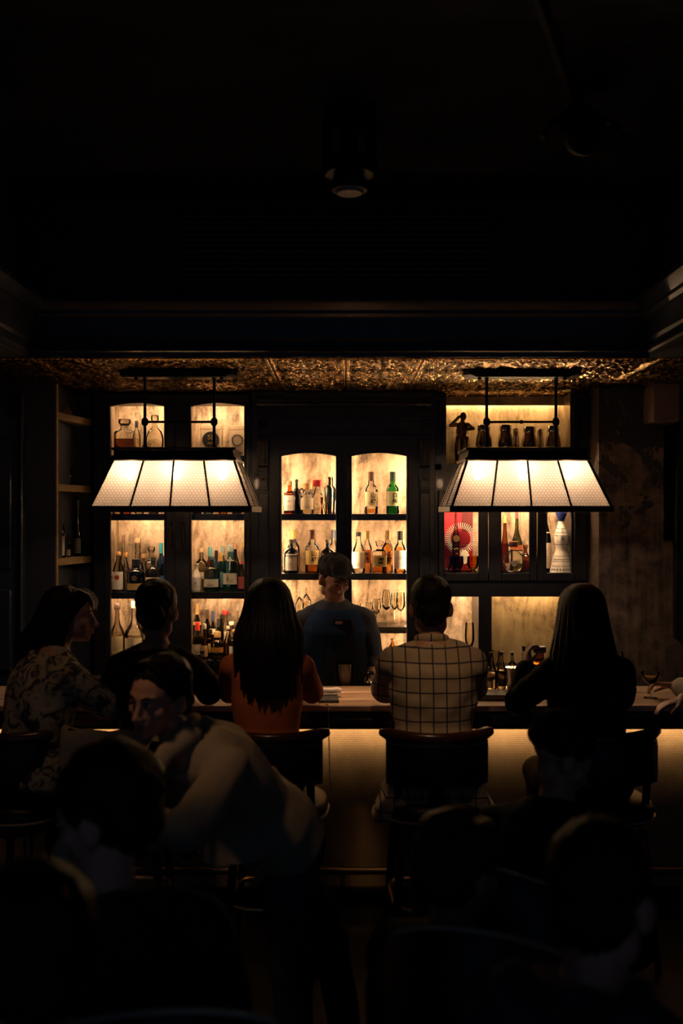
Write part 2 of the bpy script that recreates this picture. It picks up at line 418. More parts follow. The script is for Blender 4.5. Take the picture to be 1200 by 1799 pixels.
# left: open shelves set into the side of the alcove
A, B_ = Vector((X(99, 6.15), 6.15, 0)), Vector((X(163, 6.66), 6.66, 0))
ax = (B_ - A).normalized(); nx = Vector((-ax.y, ax.x, 0))
def obl(u, w, z): return A + ax * u + nx * w + Vector((0, 0, z))
LEN = (B_ - A).length
def oblbox(u0, u1, w0, w1, z0, z1, mb=None):
    mb = mb or MB()
    v = [obl(u, w, z) for z in (z0, z1) for w in (w0, w1) for u in (u0, u1)]
    return mb.add(v, [(0, 2, 3, 1), (4, 5, 7, 6), (0, 1, 5, 4), (2, 6, 7, 3), (0, 4, 6, 2), (1, 3, 7, 5)])
sh = thing('wall_shelf_unit', 'tall open shelf unit with wooden shelf edges set in the left alcove wall', 'shelf unit', (A.x - .1, A.y + .3, 0))
oblbox(.004, .026, 0, .30, 0, ZS - .012).build('side_post', M['shelf_wood'], sh)
oblbox(0, LEN, .28, .30, 0, ZS - .012).build('back_board', M['navy_wall'], sh)
oblbox(LEN - .0, LEN + .02, 0.02, .30, 0, ZS - .012).build('side_board', M['navy_wall'], sh)
SHZ = []
for py in (723, 850, 982, 1093):
    z = Z(py, 6.15); SHZ.append(z)
    oblbox(.026, LEN, 0, .28, z - .045, z).build('shelf_board', M['shelf_wood'], sh, bevel=.003)

# right: peeling plaster wall, beam end, window
struct('wall_right_return', MB().box(1.626, 2.04, 6.35, 7.06, 0, ZS + .02), M['plaster'])
struct('wall_right_recess', MB().box(2.04, 3.05, 6.6, 7.06, 0, ZS + .02), M['plaster'])
struct('wall_right_sill', MB().box(2.04, 2.16, 6.33, 6.6, 0, Z(950, 6.33)), M['plaster'])
struct('beam', MB().box(X(1143, 6.2), X(1191, 6.2), 6.15, 6.6, Z(742, 6.2), ZS), plain('beam_plaster', (.15, .10, .075), .7, bump=(12, .3)), bevel=.01)
wn = thing('window_1', None, None, (X(1200, 6.3), 6.3, .9), kind='structure')
for a, b, c, d in ((1185, 1194, 748, 1120), (1185, 1260, 748, 756), (1185, 1260, 955, 962), (1245, 1260, 748, 1120)):
    MB().box(X(a, 6.3), X(b, 6.3), 6.27, 6.34, Z(d, 6.3), Z(c, 6.3)).build('window_frame', M['shelf_wood'] if False else M['dark_wood'], wn, bevel=.004)
for c, d in ((757, 954), (963, 1120)):
    MB().box(X(1195, 6.31), X(1244, 6.31), 6.305, 6.31, Z(d, 6.31), Z(c, 6.31)).build('pane', plain('night_pane', (.006, .007, .010), .12), wn)

# vent in the wall above the cornice
vt = thing('air_vent', 'long dark louvred air vent in the wall above the bar cornice', 'vent', (0, DS, 3.35))
vx0, vx1, vz0, vz1 = X(318, DS), X(865, DS), Z(488, DS), Z(376, DS)
mb = MB()
for a in ((vx0 - .03, vx1 + .03, vz1, vz1 + .03), (vx0 - .03, vx1 + .03, vz0 - .03, vz0), (vx0 - .03, vx0, vz0, vz1), (vx1, vx1 + .03, vz0, vz1)):
    mb.box(a[0], a[1], DS - .03, DS, a[2], a[3])
mb.build('frame', M['blue_paint'], vt)
MB().box(vx0, vx1, DS - .004, DS - .001, vz0, vz1).build('duct', plain('duct', (.002, .002, .003), .8), vt)
vm = (vx0 + vx1) / 2
MB().box(vm - .008, vm + .008, DS - .028, DS - .004, vz0, vz1).build('mullion', M['blue_paint'], vt)
sl = bpy.data.meshes.new('slat'); hw = (vx1 - vx0) / 4 - .008
q = MB().add([(x, y, z) for x in (-hw, hw) for y, z in ((-.011, -.010), (.008, .004), (.009, .007), (-.011, -.006))], [(0, 1, 2, 3), (7, 6, 5, 4), (0, 4, 5, 1), (1, 5, 6, 2), (2, 6, 7, 3), (3, 7, 4, 0)])
sl.from_pydata(q.v, [], q.f); sl.materials.append(plain('vent_slat', (.28, .29, .32), .4))
for k in range(11):
    for sgn in (-1, 1):
        o = bpy.data.objects.new('slat', sl); COL.objects.link(o); o.parent = vt
        o.location = (vm + sgn * (hw + .008), -.016, vz0 + (k + .5) * (vz1 - vz0) / 11 - 3.35)

# ceiling fixtures
cl = thing('ceiling_lamp', 'unlit black ceiling lamp with round plate and glass drum above the vent', 'ceiling light', (X(614, 4.1), 4.1, ZT))
MB().lathe([(0, 0), (.105, 0), (.105, -.035), (.095, -.045), (0, -.045)], seg=28).build('ceiling_plate', M['black_metal'], cl, rel=True)
MB().lathe([(0, -.04), (.032, -.04), (.032, -.2), (0, -.2)], seg=16).build('stem', M['black_metal'], cl, rel=True)
MB().lathe([(.112, -.045), (.114, -.045), (.114, -.215), (.112, -.215)], seg=28).build('glass_drum', M['clear_glass'], cl, rel=True)
MB().lathe([(0, -.2), (.11, -.2), (.114, -.21), (.114, -.245), (.10, -.262), (.05, -.27), (0, -.27)], seg=28).build('ring', M['black_metal'], cl, rel=True)
MB().lathe([(0, -.26), (.05, -.26), (.072, -.285), (.072, -.325), (0, -.325)], seg=24).build('socket', plain('socket', (.03, .03, .035), .35), cl, rel=True)
MB().lathe([(0, -.322), (.062, -.322), (.05, -.338), (0, -.342)], seg=24).build('lens', plain('frost_lens', (.25, .25, .27), .4), cl, rel=True)
ts = thing('track_spotlight', 'unlit black track spotlight with rail at the upper right ceiling', 'spotlight', (X(1020, 3.9), 3.9, ZT))
MB().tube([(-.32, -.75, -.015), (0, .1, -.015)], .017, 6).build('rail', plain('matt_black', (.006, .006, .007), .85), ts, rel=True)
MB().tube([(0, 0, -.02), (0, 0, -.12)], .012, 8).build('arm', M['black_metal'], ts, rel=True)
MB().tube([(.0, .07, -.06), (0, .05, -.10), (0, -.08, -.20), (0, -.10, -.215)], [.05, .075, .085, .07], 16).build('lamp_head', M['black_metal'], ts, rel=True)
for sx_ in (-1, 1): MB().tube([(sx_ * .03, 0, -.1), (sx_ * .12, -.02, -.13), (sx_ * .16, -.05, -.2)], .012, 8).build('barn_door', M['black_metal'], ts, rel=True)

# ================================================================== back bar cabinets
def arch_door(parent, px0, px1, ox0, ox1, pyt, pyspr, pycrown, zb, zo0, y=DC, mid=None):
    """door leaf with a segmental-arch opening; all pixels measured at the door plane"""
    x0, x1, a, b = X(px0, y), X(px1, y), X(ox0, y), X(ox1, y)
    zt, zs, zc = Z(pyt, y), Z(pyspr, y), Z(pycrown, y)
    mb = MB(); y0, y1 = y - .028, y
    arc = []
    for i in range(13):
        t = i / 12; arc.append((a + (b - a) * t, zs + (zc - zs) * (1 - (2 * t - 1) ** 2)))
    for i in range(12):
        (xa, za), (xb, zb_) = arc[i], arc[i + 1]
        mb.poly([(xa, za), (xb, zb_), (xb, zt), (xa, zt)], y0, y1)
    mb.box(x0, a, y0, y1, zb, zt); mb.box(b, x1, y0, y1, zb, zt); mb.box(a, b, y0, y1, zb, zo0)
    d = mb.build('door', M['dark_wood'], parent)
    path = [(a - .006, y0, zo0)] + [(x + (-.006 if i == 0 else .006 if i == 12 else 0), y0, z + .006) for i, (x, z) in enumerate(arc)] + [(b + .006, y0, zo0)]
    MB().tube(path, .0075, 6).build('bead', M['dark_wood'], d)
    MB().box(a - .004, b + .004, y - .012, y - .009, zo0, zc + .004).build('pane', M['pane_glass'], d)
    return d
def handle(door, px, py0, py1, y=DC - .028):
    x = X(px, y); z0, z1 = Z(py1, y), Z(py0, y)
    MB().tube([(x, y, z0), (x, y - .022, z0 + .012), (x, y - .024, (z0 + z1) / 2), (x, y - .022, z1 - .012), (x, y, z1)], .0055, 8).build('handle', M['bronze'], door)
def shelf(parent, x0, x1, z, t=.042, y0=DC + .012, y1=6.93):
    MB().box(x0, x1, y0 + .010, y1, z - .020, z).box(x0, x1, y0, y0 + .010, z - t, z).build('shelf', M['dark_wood'], parent)
def led(parent, key, x0, x1, y0, y1, z0, z1):
    MB().box(x0, x1, y0, y1, z0, z1).build('led_strip', M['led_' + key], parent)

YB = 6.95
# ---- left cabinet
LX0, LX1 = X(166, DC), X(441, DC)
lc = thing('bar_cabinet', 'tall dark wood bottle cabinet with two arched glass doors behind the left lamp', 'cabinet', ((LX0 + LX1) / 2, DC, 0), group='back bar cabinets')
ZB = .98
mb = MB().box(LX0, X(186, DC), DC - .01, 7.05, 0, ZS - .012).box(X(437, DC), LX1, DC, 7.05, 0, ZS - .012)
mb.box(LX0, LX1, DC, 7.05, ZB - .05, ZB).box(LX0, LX1, DC, 7.05, ZS - .06, ZS - .02).box(X(303, DC), X(323, DC), DC + .005, YB, ZB, ZS - .06)
mb.build('carcass', M['dark_wood'], lc)
MB().box(X(184, DC), X(440, DC), YB, YB + .012, ZB, ZS - .06).build('back_panel', M['leaf'], lc)
for a, b in ((186, 303), (323, 438)):
    MB().box(X(a, DC), X(a, DC) + .006, DC + .01, YB, ZB, ZS - .06).build('side_lining', M['leaf'], lc)
    MB().box(X(b, DC) - .006, X(b, DC), DC + .01, YB, ZB, ZS - .06).build('side_lining', M['leaf'], lc)
LZ = [ZB, Z(1041, DC), Z(903, DC), Z(800, DC)]
for a, b in ((187, 302), (324, 437)):
    for z in LZ[1:]: shelf(lc, X(a, DC), X(b, DC), z)
    for z0, z1 in zip(LZ, LZ[1:] + [ZS - .06]):
        zz = z1 - (.032 if z1 < 2.6 else .008)
        led(lc, 'left', X(a, DC) + .012, X(b, DC) - .012, DC + .028, DC + .036, zz, zz + .006)
d1 = arch_door(lc, 186, 308, 196, 290, 694, 715, 708.5, ZB - .03, ZB + .01)
d2 = arch_door(lc, 309, 438, 337, 430, 694, 715, 708.5, ZB - .03, ZB + .01)
handle(d1, 300, 918, 960); handle(d2, 322, 918, 960)
MB().box(LX0 + .001, LX1 - .001, DC - .17, 7.05, 0, .86).build('base', M['dark_wood'], lc)
MB().box(LX0, LX1, DC - .19, DC - .032, .862, .90).build('counter_top', M['bar_lip'], lc, bevel=.003)
for a, b in ((190, 300), (316, 436)):
    d = MB().box(X(a, DC), X(b, DC), DC - .195, DC - .17, .12, .80).build('base_door', M['dark_wood'], lc, bevel=.006)
for px in (170, 175, 180): MB().tube([(X(px, DC), DC - .012, .2), (X(px, DC), DC - .012, ZS - .08)], .006, 6).build('reed', M['dark_wood'], lc)
# ---- centre cabinet
MX0, MX1 = LX1 + .002, X(764, DC)
cc = thing('bar_cabinet', 'carved dark wood centre cabinet with two arched glass doors and corbels', 'cabinet', ((MX0 + MX1) / 2, DC, 0), group='back bar cabinets')
mb = MB().box(MX0, X(487, DC), DC + .004, 7.05, 0, ZS - .012).box(X(722, DC), MX1, DC + .004, 7.05, 0, ZS - .012)
mb.box(X(487, DC), X(722, DC), DC, 7.05, Z(786, DC), ZS - .012).box(X(487, DC), X(722, DC), DC, 7.05, ZB - .05, ZB).box(X(597, DC), X(612, DC), DC + .005, YB, ZB, Z(786, DC))
mb.build('carcass', M['dark_wood'], cc)
MB().box(X(485, DC), X(724, DC), YB, YB + .012, ZB, Z(784, DC)).build('back_panel', M['leaf'], cc)
CZ = [ZB, Z(1102, DC), Z(1008, DC), Z(903, DC)]
for a, b in ((487, 597), (612, 722)):
    for z in CZ[1:]: shelf(cc, X(a, DC) + .002, X(b, DC) - .002, z)
    MB().box(X(a, DC), X(a, DC) + .006, DC + .01, YB, ZB, Z(786, DC)).build('side_lining', M['leaf'], cc)
    MB().box(X(b, DC) - .006, X(b, DC), DC + .01, YB, ZB, Z(786, DC)).build('side_lining', M['leaf'], cc)
    for z0, z1 in zip(CZ, CZ[1:] + [Z(786, DC) + .04]):
        for xx in (X(a, DC) + .007, X(b, DC) - .013):
            led(cc, 'centre', xx, xx + .006, 6.78, 6.79, z0 + .012, z1 - .05)
            led(cc, 'front', xx, xx + .006, DC + .02, DC + .028, z0 + .012, z1 - .05)
d1 = arch_door(cc, 487, 604, 495, 590, 778, 802, 796, ZB - .03, ZB + .01)
d2 = arch_door(cc, 605, 722, 618, 714, 778, 802, 796, ZB - .03, ZB + .01)
MB().box(MX0 + .001, MX1 - .001, DC - .17, 7.05, 0, .86).build('base', M['dark_wood'], cc)
MB().box(MX0, MX1, DC - .19, DC - .032, .862, .90).build('counter_top', M['bar_lip'], cc, bevel=.003)
for a, b in ((490, 600), (608, 720)): MB().box(X(a, DC), X(b, DC), DC - .195, DC - .17, .12, .80).build('base_door', M['dark_wood'], cc, bevel=.006)
# entablature
YE = DC
prof = [(YE, Z(715, DC)), (YE - .03, Z(714, DC)), (YE - .035, Z(710, DC)), (YE - .05, Z(707, DC)), (YE - .05, Z(703, DC)), (YE - .07, Z(699, DC)), (YE - .085, Z(695, DC)), (YE - .085, Z(691, DC)), (YE, Z(690, DC))]
MB().sweepx(prof, X(452, DC), X(757, DC)).build('cornice', M['dark_wood'], cc, smooth=20)
MB().box(X(452, DC), X(757, DC), YE - .02, YE, Z(762, DC), Z(716, DC)).build('frieze', M['dark_wood'], cc)
for py in (728, 733, 757, 762): MB().box(X(452, DC), X(757, DC), YE - .032, YE - .01, Z(py + 2, DC), Z(py, DC)).build('moulding', M['dark_wood'], cc, bevel=.002)
q = MB().box(-.008, .008, -.01, 0, -.022, .022); fl = bpy.data.meshes.new('flute'); fl.from_pydata(q.v, [], q.f); fl.materials.append(M['dark_wood'])
for k in range(54):
    o = bpy.data.objects.new('flute', fl); COL.objects.link(o); o.parent = cc
    o.location = (X(484 + k * 4.4, DC) - cc.location.x, -.02, Z(746, DC))
for px in (463, 746):
    t = MB()
    for k in range(8):
        a = k * PI / 4; t.ball((X(px, DC) + .02 * math.cos(a), YE - .026, Z(745, DC) + .02 * math.sin(a)), (.014, .012, .014), 8, 6)
    t.ball((X(px, DC), YE - .034, Z(745, DC)), .012, 8, 6); t.build('rosette', M['dark_wood'], cc)
    c = MB().sweepx([(YE, Z(772, DC)), (YE - .07, Z(772, DC)), (YE - .075, Z(780, DC)), (YE - .055, Z(790, DC)), (YE - .05, Z(800, DC)), (YE - .03, Z(815, DC)), (YE - .028, Z(818, DC)), (YE, Z(820, DC))], X(px - 9, DC), X(px + 9, DC)).build('corbel', M['dark_wood'], cc)
    for k in range(4):
        xx = X(px - 6.5 + k * 4.4, DC); MB().tube([(xx, YE - .078, Z(775, DC)), (xx, YE - .06, Z(790, DC)), (xx, YE - .036, Z(814, DC))], .0055, 6).build('reed', M['dark_wood'], c)
    pn = MB().box(X(px - 9, DC), X(px + 9, DC), YE - .024, YE, Z(862, DC), Z(822, DC)).build('plaque', M['dark_wood'], cc, bevel=.004)
    MB().tube([(X(px - 6, DC), YE - .026, Z(857, DC)), (X(px + 6, DC), YE - .026, Z(857, DC)), (X(px + 6, DC), YE - .026, Z(827, DC)), (X(px - 6, DC), YE - .026, Z(827, DC))], .003, 6, closed=True).build('plaque_edge', M['dark_wood'], pn)
    MB().ball((X(px, DC), YE - .028, Z(842, DC)), .010, 10, 7).build('knob', M['bronze'], pn)
    MB().box(X(px - 9, DC), X(px + 9, DC), YE - .018, YE, .1, Z(866, DC)).build('pilaster', M['dark_wood'], cc, bevel=.004)
# ---- right cabinet
RX0, RX1 = MX1 + .002, 1.622
rc = thing('bar_cabinet', 'dark wood cabinet with open top niche and three small glass doors behind the right lamp', 'cabinet', ((RX0 + RX1) / 2, DC, 0), group='back bar cabinets')
RZN, RZR, RZL = Z(815, DC), Z(1007, DC), Z(1042, DC)
ztd = Z(862, DC)
mb = MB().box(RX0, X(784, DC), DC, 7.05, RZN - .04, ZS - .012).box(X(1004, DC), RX1, DC, 7.05, 0, ZS - .012).box(RX0, X(775, DC), DC, 7.05, 0, RZN)
mb.box(RX0, RX1, DC + .006, 7.05, ztd, RZN).box(RX0, RX1, DC + .006, 7.05, RZL, RZR).box(X(841, DC), X(864, DC), DC + .004, 7.0, .9, RZL).box(RX0, RX1, DC, 7.05, .86, .92)
mb.box(X(776, DC), X(1003, DC), DC + .006, DC + .016, RZL - .024, RZL)
mb.build('carcass', M['dark_wood'], rc)
MB().box(X(780, DC), X(1012, DC), YB, YB + .012, RZN, ZS - .012).build('back_panel', M['leaf_brass'], rc)
MB().box(X(776, DC), X(1012, DC), YB, YB + .012, RZR, ztd).build('back_panel', M['leaf'], rc)
MB().box(X(770, DC), X(841, DC), YB, YB + .012, .92, RZL).build('back_panel', M['leaf'], rc)
MB().box(X(864, DC), X(1030, DC), YB, YB + .012, .92, RZL).build('back_panel', M['leaf_brass'], rc)
MB().box(X(1003, DC) - .004, X(1003, DC), DC + .005, YB, RZN, ZS - .012).build('side_lining', M['leaf_brass'], rc)
MB().box(X(1004, DC) - .004, X(1004, DC), DC + .005, YB, .92, RZL).build('side_lining', M['leaf_brass'], rc)
# valance that hides the led of the top niche
MB().sweepx([(6.80, ZS - .012), (6.80, Z(712, 6.8)), (6.815, Z(712, 6.8)), (6.83, ZS - .05), (6.83, ZS - .012)], X(784, DC), X(1003, DC)).build('valance', M['leaf_brass'], rc, smooth=20)
led(rc, 'right', X(786, DC), X(1000, DC), 6.835, 6.845, Z(706, 6.83), Z(703, 6.83))
for (a, b) in ((776, 856), (864, 943), (948, 1026)):
    led(rc, 'small', X(a, DC), min(X(b, DC), X(1003, DC)), DC + .02, DC + .028, ztd - .02, ztd - .012)
led(rc, 'small', X(776, DC), X(840, DC), DC + .02, DC + .028, RZL - .012, RZL - .004)
led(rc, 'niche', X(866, DC), X(1003, DC), 6.84, 6.848, RZL - .012, RZL - .004)
def sq_door(px0, px1, o0, o1):
    mb = MB(); x0, x1, a, b = X(px0, DC), X(px1, DC), X(o0, DC), X(o1, DC); y0 = DC - .026
    mb.box(x0, a, y0, DC, RZR - .05, ztd).box(b, x1, y0, DC, RZR - .05, ztd).box(a, b, y0, DC, RZR - .05, RZR + .004).box(a, b, y0, DC, ztd - .03, ztd)
    d = mb.build('door', M['dark_wood'], rc, bevel=.004)
    MB().box(a - .003, b + .003, DC - .012, DC - .009, RZR, ztd - .03).build('pane', M['pane_glass'], d)
sq_door(770, 857, 780, 840); sq_door(858, 942, 880, 929); sq_door(943, 1028, 959, 1008)
for (a, b) in ((779, 842), (878, 931), (957, 1010)):
    MB().box(X(a, DC), X(b, DC), DC + .02, YB, RZR - .02, RZR).build('shelf', M['leaf'], rc)
MB().box(RX0 + .001, RX1 - .001, DC - .17, 7.05, 0, .86).build('base', M['dark_wood'], rc)
MB().box(RX0, RX1, DC - .19, DC - .032, .862, .90).build('counter_top', M['bar_lip'], rc, bevel=.003)
for px in (771, 776, 781): MB().tube([(X(px - 3, DC), DC - .006, Z(800, DC)), (X(px - 3, DC), DC - .006, Z(700, DC))], .006, 6).build('reed', M['dark_wood'], rc)
for k in range(4): MB().tube([(X(1008 + k * 5, DC), DC - .004, Z(860, DC)), (X(1008 + k * 5, DC), DC - .004, Z(700, DC))], .006, 6).build('reed', M['dark_wood'], rc)

# ================================================================== pendant lamps
def hexmesh(c, cell=.0185, w=.00075):
    """wire honeycomb over a planar four-cornered panel c = bl, br, tr, tl"""
    bl, br, tr, tl = [Vector(p) for p in c]
    ux = (br - bl).normalized(); nn = ux.cross((tl - bl)).normalized(); uy = nn.cross(ux)
    pts = [((p - bl).dot(ux), (p - bl).dot(uy)) for p in (bl, br, tr, tl)]
    def inside(x, y):
        for i in range(4):
            (ax_, ay), (bx, by) = pts[i], pts[(i + 1) % 4]
            if (bx - ax_) * (y - ay) - (by - ay) * (x - ax_) < 0: return False
        return True
    mb = MB(); a = cell / math.sqrt(3); H = max(p[1] for p in pts); x0 = min(p[0] for p in pts); x1 = max(p[0] for p in pts)
    def seg(p, q):
        mx, my = (p[0] + q[0]) / 2, (p[1] + q[1]) / 2
        if not (inside(*p) or inside(*q)): return
        if not inside(*p): p = (mx, my)
        if not inside(*q): q = (mx, my)
        d = Vector((q[0] - p[0], q[1] - p[1])); d.normalize(); e = (-d.y * w, d.x * w)
        vs = []
        for r in (p, q):
            for s_, h in ((1, 0), (-1, 0), (0, 1)):
                vs.append(bl + ux * (r[0] + e[0] * s_) + uy * (r[1] + e[1] * s_) + nn * (.0008 + h * w * 1.4))
        mb.add(vs, [(0, 3, 5, 2), (2, 5, 4, 1), (0, 1, 4, 3)])
    rows = int(H / (1.5 * a)) + 2; cols = int((x1 - x0) / cell) + 2
    for r in range(-1, rows):
        for k in range(-1, cols):
            cx_ = x0 + k * cell + (cell / 2 if r % 2 else 0); cy_ = r * 1.5 * a
            h = [(cx_ + a * math.sin(PI / 3 * i), cy_ + a * math.cos(PI / 3 * i)) for i in range(6)]
            seg(h[0], h[1]); seg(h[1], h[2]); seg(h[2], h[3])
    return mb, nn
M['wire'] = plain('wire', (.13, .075, .035), .5, .2)
def lamp(label, cx_, cy_, bulbs, fh=1):
    L = thing('pendant_lamp', label, 'lamp', (cx_, cy_, 1.975), group='bar pendant lamps')
    hb, db, ht, dt, z0, z1 = .425, .31, .327, .19, .018, .275
    def p(x, t, front=-1):   # point on the sloped front
        return Vector((x * (hb + (ht - hb) * t), front * (db + (dt - db) * t), z0 + (z1 - z0) * t))
    for front in (-1, 1):
        for i in range(4):
            a, b = -1 + .5 * i, -.5 + .5 * i
            c = [p(a, 0, front), p(b, 0, front), p(b, 1, front), p(a, 1, front)]
            if front > 0: c = [c[1], c[0], c[3], c[2]]
            g_ = MB().add(c, [(0, 1, 2, 3)]).build('shade_pane', M['shade_glass'], L, rel=True, smooth=0)
            mb, nn = hexmesh(c); mb.build('wire_mesh', M['wire'], g_, rel=True, smooth=0)['kind'] = 'stuff'
    for sgn in (-1, 1):
        def q(y, t): return Vector((sgn * (hb + (ht - hb) * t), y * (db + (dt - db) * t), z0 + (z1 - z0) * t))
        for i in range(2):
            a, b = (-1 + i, i) if sgn > 0 else (i, -1 + i)
            if sgn < 0: a, b = 1 - i, -i
            c = [q(a, 0), q(b, 0), q(b, 1), q(a, 1)]
            g_ = MB().add(c, [(0, 1, 2, 3)]).build('shade_pane', M['shade_glass'], L, rel=True, smooth=0)
            mb, nn = hexmesh(c); mb.build('wire_mesh', M['wire'], g_, rel=True, smooth=0)['kind'] = 'stuff'
    for front in (-1, 1):
        for x in (-1, -.5, 0, .5, 1):
            MB().tube([p(x, -.02, front), p(x, 1.02, front)], .0075 if abs(x) == 1 else .0058, 6).build('rib', M['black_metal'], L, rel=True)
    for sgn in (-1, 1): MB().tube([(sgn * hb, 0, z0), (sgn * ht, 0, z1)], .0058, 6).build('rib', M['black_metal'], L, rel=True)
    mb = MB()
    for s_ in (-1, 1):
        mb.box(-hb - .012, hb + .012, s_ * db - .012, s_ * db + .012, -.008, .024); mb.box(s_ * hb - .012, s_ * hb + .012, -db, db, -.008, .024)
    mb.build('bottom_rim', M['black_metal'], L, rel=True, bevel=.003)
    rr = []
    for k, z in ((1.0, .27), (1.045, .275), (1.045, .285), (1.0, .292), (.985, .325), (1.03, .332), (1.03, .342), (.9, .346)):
        rr.append([(x * ht * k, y * (dt + .012) * k, z) for x, y in ((-1, -1), (1, -1), (1, 1), (-1, 1))])
    MB().rings(rr).build('cap', M['black_metal'], L, rel=True, smooth=20)
    for x in (-.195, .195):
        r_ = MB().tube([(x, 0, .34), (x, 0, ZS - 1.975 - .03)], .0085, 8).build('rod', M['black_metal'], L, rel=True)
        MB().lathe([(0, .475), (.012, .478), (.02, .49), (.02, .51), (.012, .522), (0, .525)], (x, 0, 0), 12).build('knuckle', M['black_metal'], r_, rel=True)
        MB().lathe([(0, .34), (.022, .34), (.016, .36), (.009, .37), (0, .372)], (x, 0, 0), 12).build('collar', M['black_metal'], r_, rel=True)
        MB().lathe([(0, ZS - 2.03), (.012, ZS - 2.03), (.02, ZS - 2.01), (0, ZS - 2.0)], (x, 0, 0), 12).build('collar', M['black_metal'], r_, rel=True)
    MB().tube([(-.195, 0, .5), (.195, 0, .5)], .0065, 8).build('cross_bar', M['black_metal'], L, rel=True)
    MB().ball((0, 0, .5), .012, 10, 7).build('finial', M['black_metal'], L, rel=True)
    zt = ZS - 1.975 - .014
    rr = [[(x * .33, y * .075, zt) for x, y in ((-1, -.5), (-.9, -1), (.9, -1), (1, -.5), (1, .5), (.9, 1), (-.9, 1), (-1, .5))],
          [(x * .33, y * .075, zt - .022) for x, y in ((-1, -.5), (-.9, -1), (.9, -1), (1, -.5), (1, .5), (.9, 1), (-.9, 1), (-1, .5))],
          [(x * .29, y * .055, zt - .034) for x, y in ((-1, -.5), (-.9, -1), (.9, -1), (1, -.5), (1, .5), (.9, 1), (-.9, 1), (-1, .5))]]
    MB().rings(rr).build('ceiling_canopy', M['black_metal'], L, rel=True, smooth=20)
    for x in (-.24, .24): MB().ball((x, -.03, zt - .04), .012, 8, 6).build('screw_cap', M['black_metal'], L, rel=True)
    MB().tube([(-.3, -.11, .262), (.3, -.11, .262)], .012, 8).build('bulb_bar', M['black_metal'], L, rel=True)
    for x in bulbs:
        s_ = MB().tube([(x, -.115, .262), (x, -.115, .235)], .014, 10).build('bulb_socket', M['black_metal'], L, rel=True)
        MB().ball((x, -.115, .2), (.026, .026, .036), 14, 9).build('bulb', M['bulb'], s_, rel=True)
    return L
lamp('long black pendant lamp with glowing honeycomb glass over the left of the bar', -.925, 5.61, (-.25, .003, .258))
lamp('long black pendant lamp with glowing honeycomb glass over the right of the bar', 1.0, 5.61, (-.26, -.015, .24))

# ================================================================== the bar
ZBAR, DB0, DB1 = 1.05, 4.70, 5.25
bar = thing('bar_counter', 'long bar counter with worn plank top and glowing woven front', 'bar', (0, 4.97, 0))
w = (DB1 - DB0) / 3
for k in range(3):
    MB().box(-3.0, 3.0, DB0 + k * w + .0015, DB0 + (k + 1) * w - .0015, ZBAR - .028, ZBAR).build('top_plank', M['bar_wood'], bar, bevel=.004)
MB().sweepx([(DB0 + .02, ZBAR - .028), (DB0 + .012, ZBAR - .04), (DB0 + .012, ZBAR - .062), (DB0 + .004, ZBAR - .066), (DB0 + .004, ZBAR - .094), (DB0 + .05, ZBAR - .094), (DB0 + .05, ZBAR - .028)], -3, 3).build('edge_moulding', M['bar_lip'], bar, smooth=20)
MB().box(-3, 3, DB0 + .05, DB1 - .02, ZBAR - .05, ZBAR - .029).build('underboard', M['bar_lip'], bar)
MB().box(-3, 3, 4.97, 5.0, .1, ZBAR - .05).build('front_panel', M['woven'], bar)
MB().box(-3, 3, 4.95, 5.02, 0, .1).build('plinth', M['bar_lip'], bar)
MB().box(-3, 3, 5.0, 5.22, .08, ZBAR - .05).build('bar_body', M['bar_lip'], bar)
MB().box(-3, 3, 4.868, 4.8925, .904, .910).box(-3, 3, 4.868, 4.874, .910, .97).build('led_channel', M['black_metal'], bar)
MB().box(-3, 3, 4.880, 4.888, .926, .934).build('led_strip', M['led_bar'], bar)
MB().tube([(-3, 4.86, .215), (3, 4.86, .215)], .019, 12).build('foot_rail', plain('old_brass', (.12, .08, .045), .4, .8), bar)
for x in (-2.4, -1.2, 0, 1.2, 2.4): MB().tube([(x, 4.86, .215), (x, 4.97, .215)], .012, 8).build('rail_bracket', M['brass'], bar)
wt = thing('work_bench', 'steel work bench for mixing drinks behind the bar counter', 'bench', (0, 5.36, 0))
MB().box(-2.2, 2.2, 5.27, 5.52, .86, .90).build('bench_top', plain('dull_steel', (.16, .15, .14), .4, .9), wt, bevel=.004)
MB().box(-2.15, 2.15, 5.29, 5.5, 0, .86).build('bench_body', M['dark_wood'], wt)

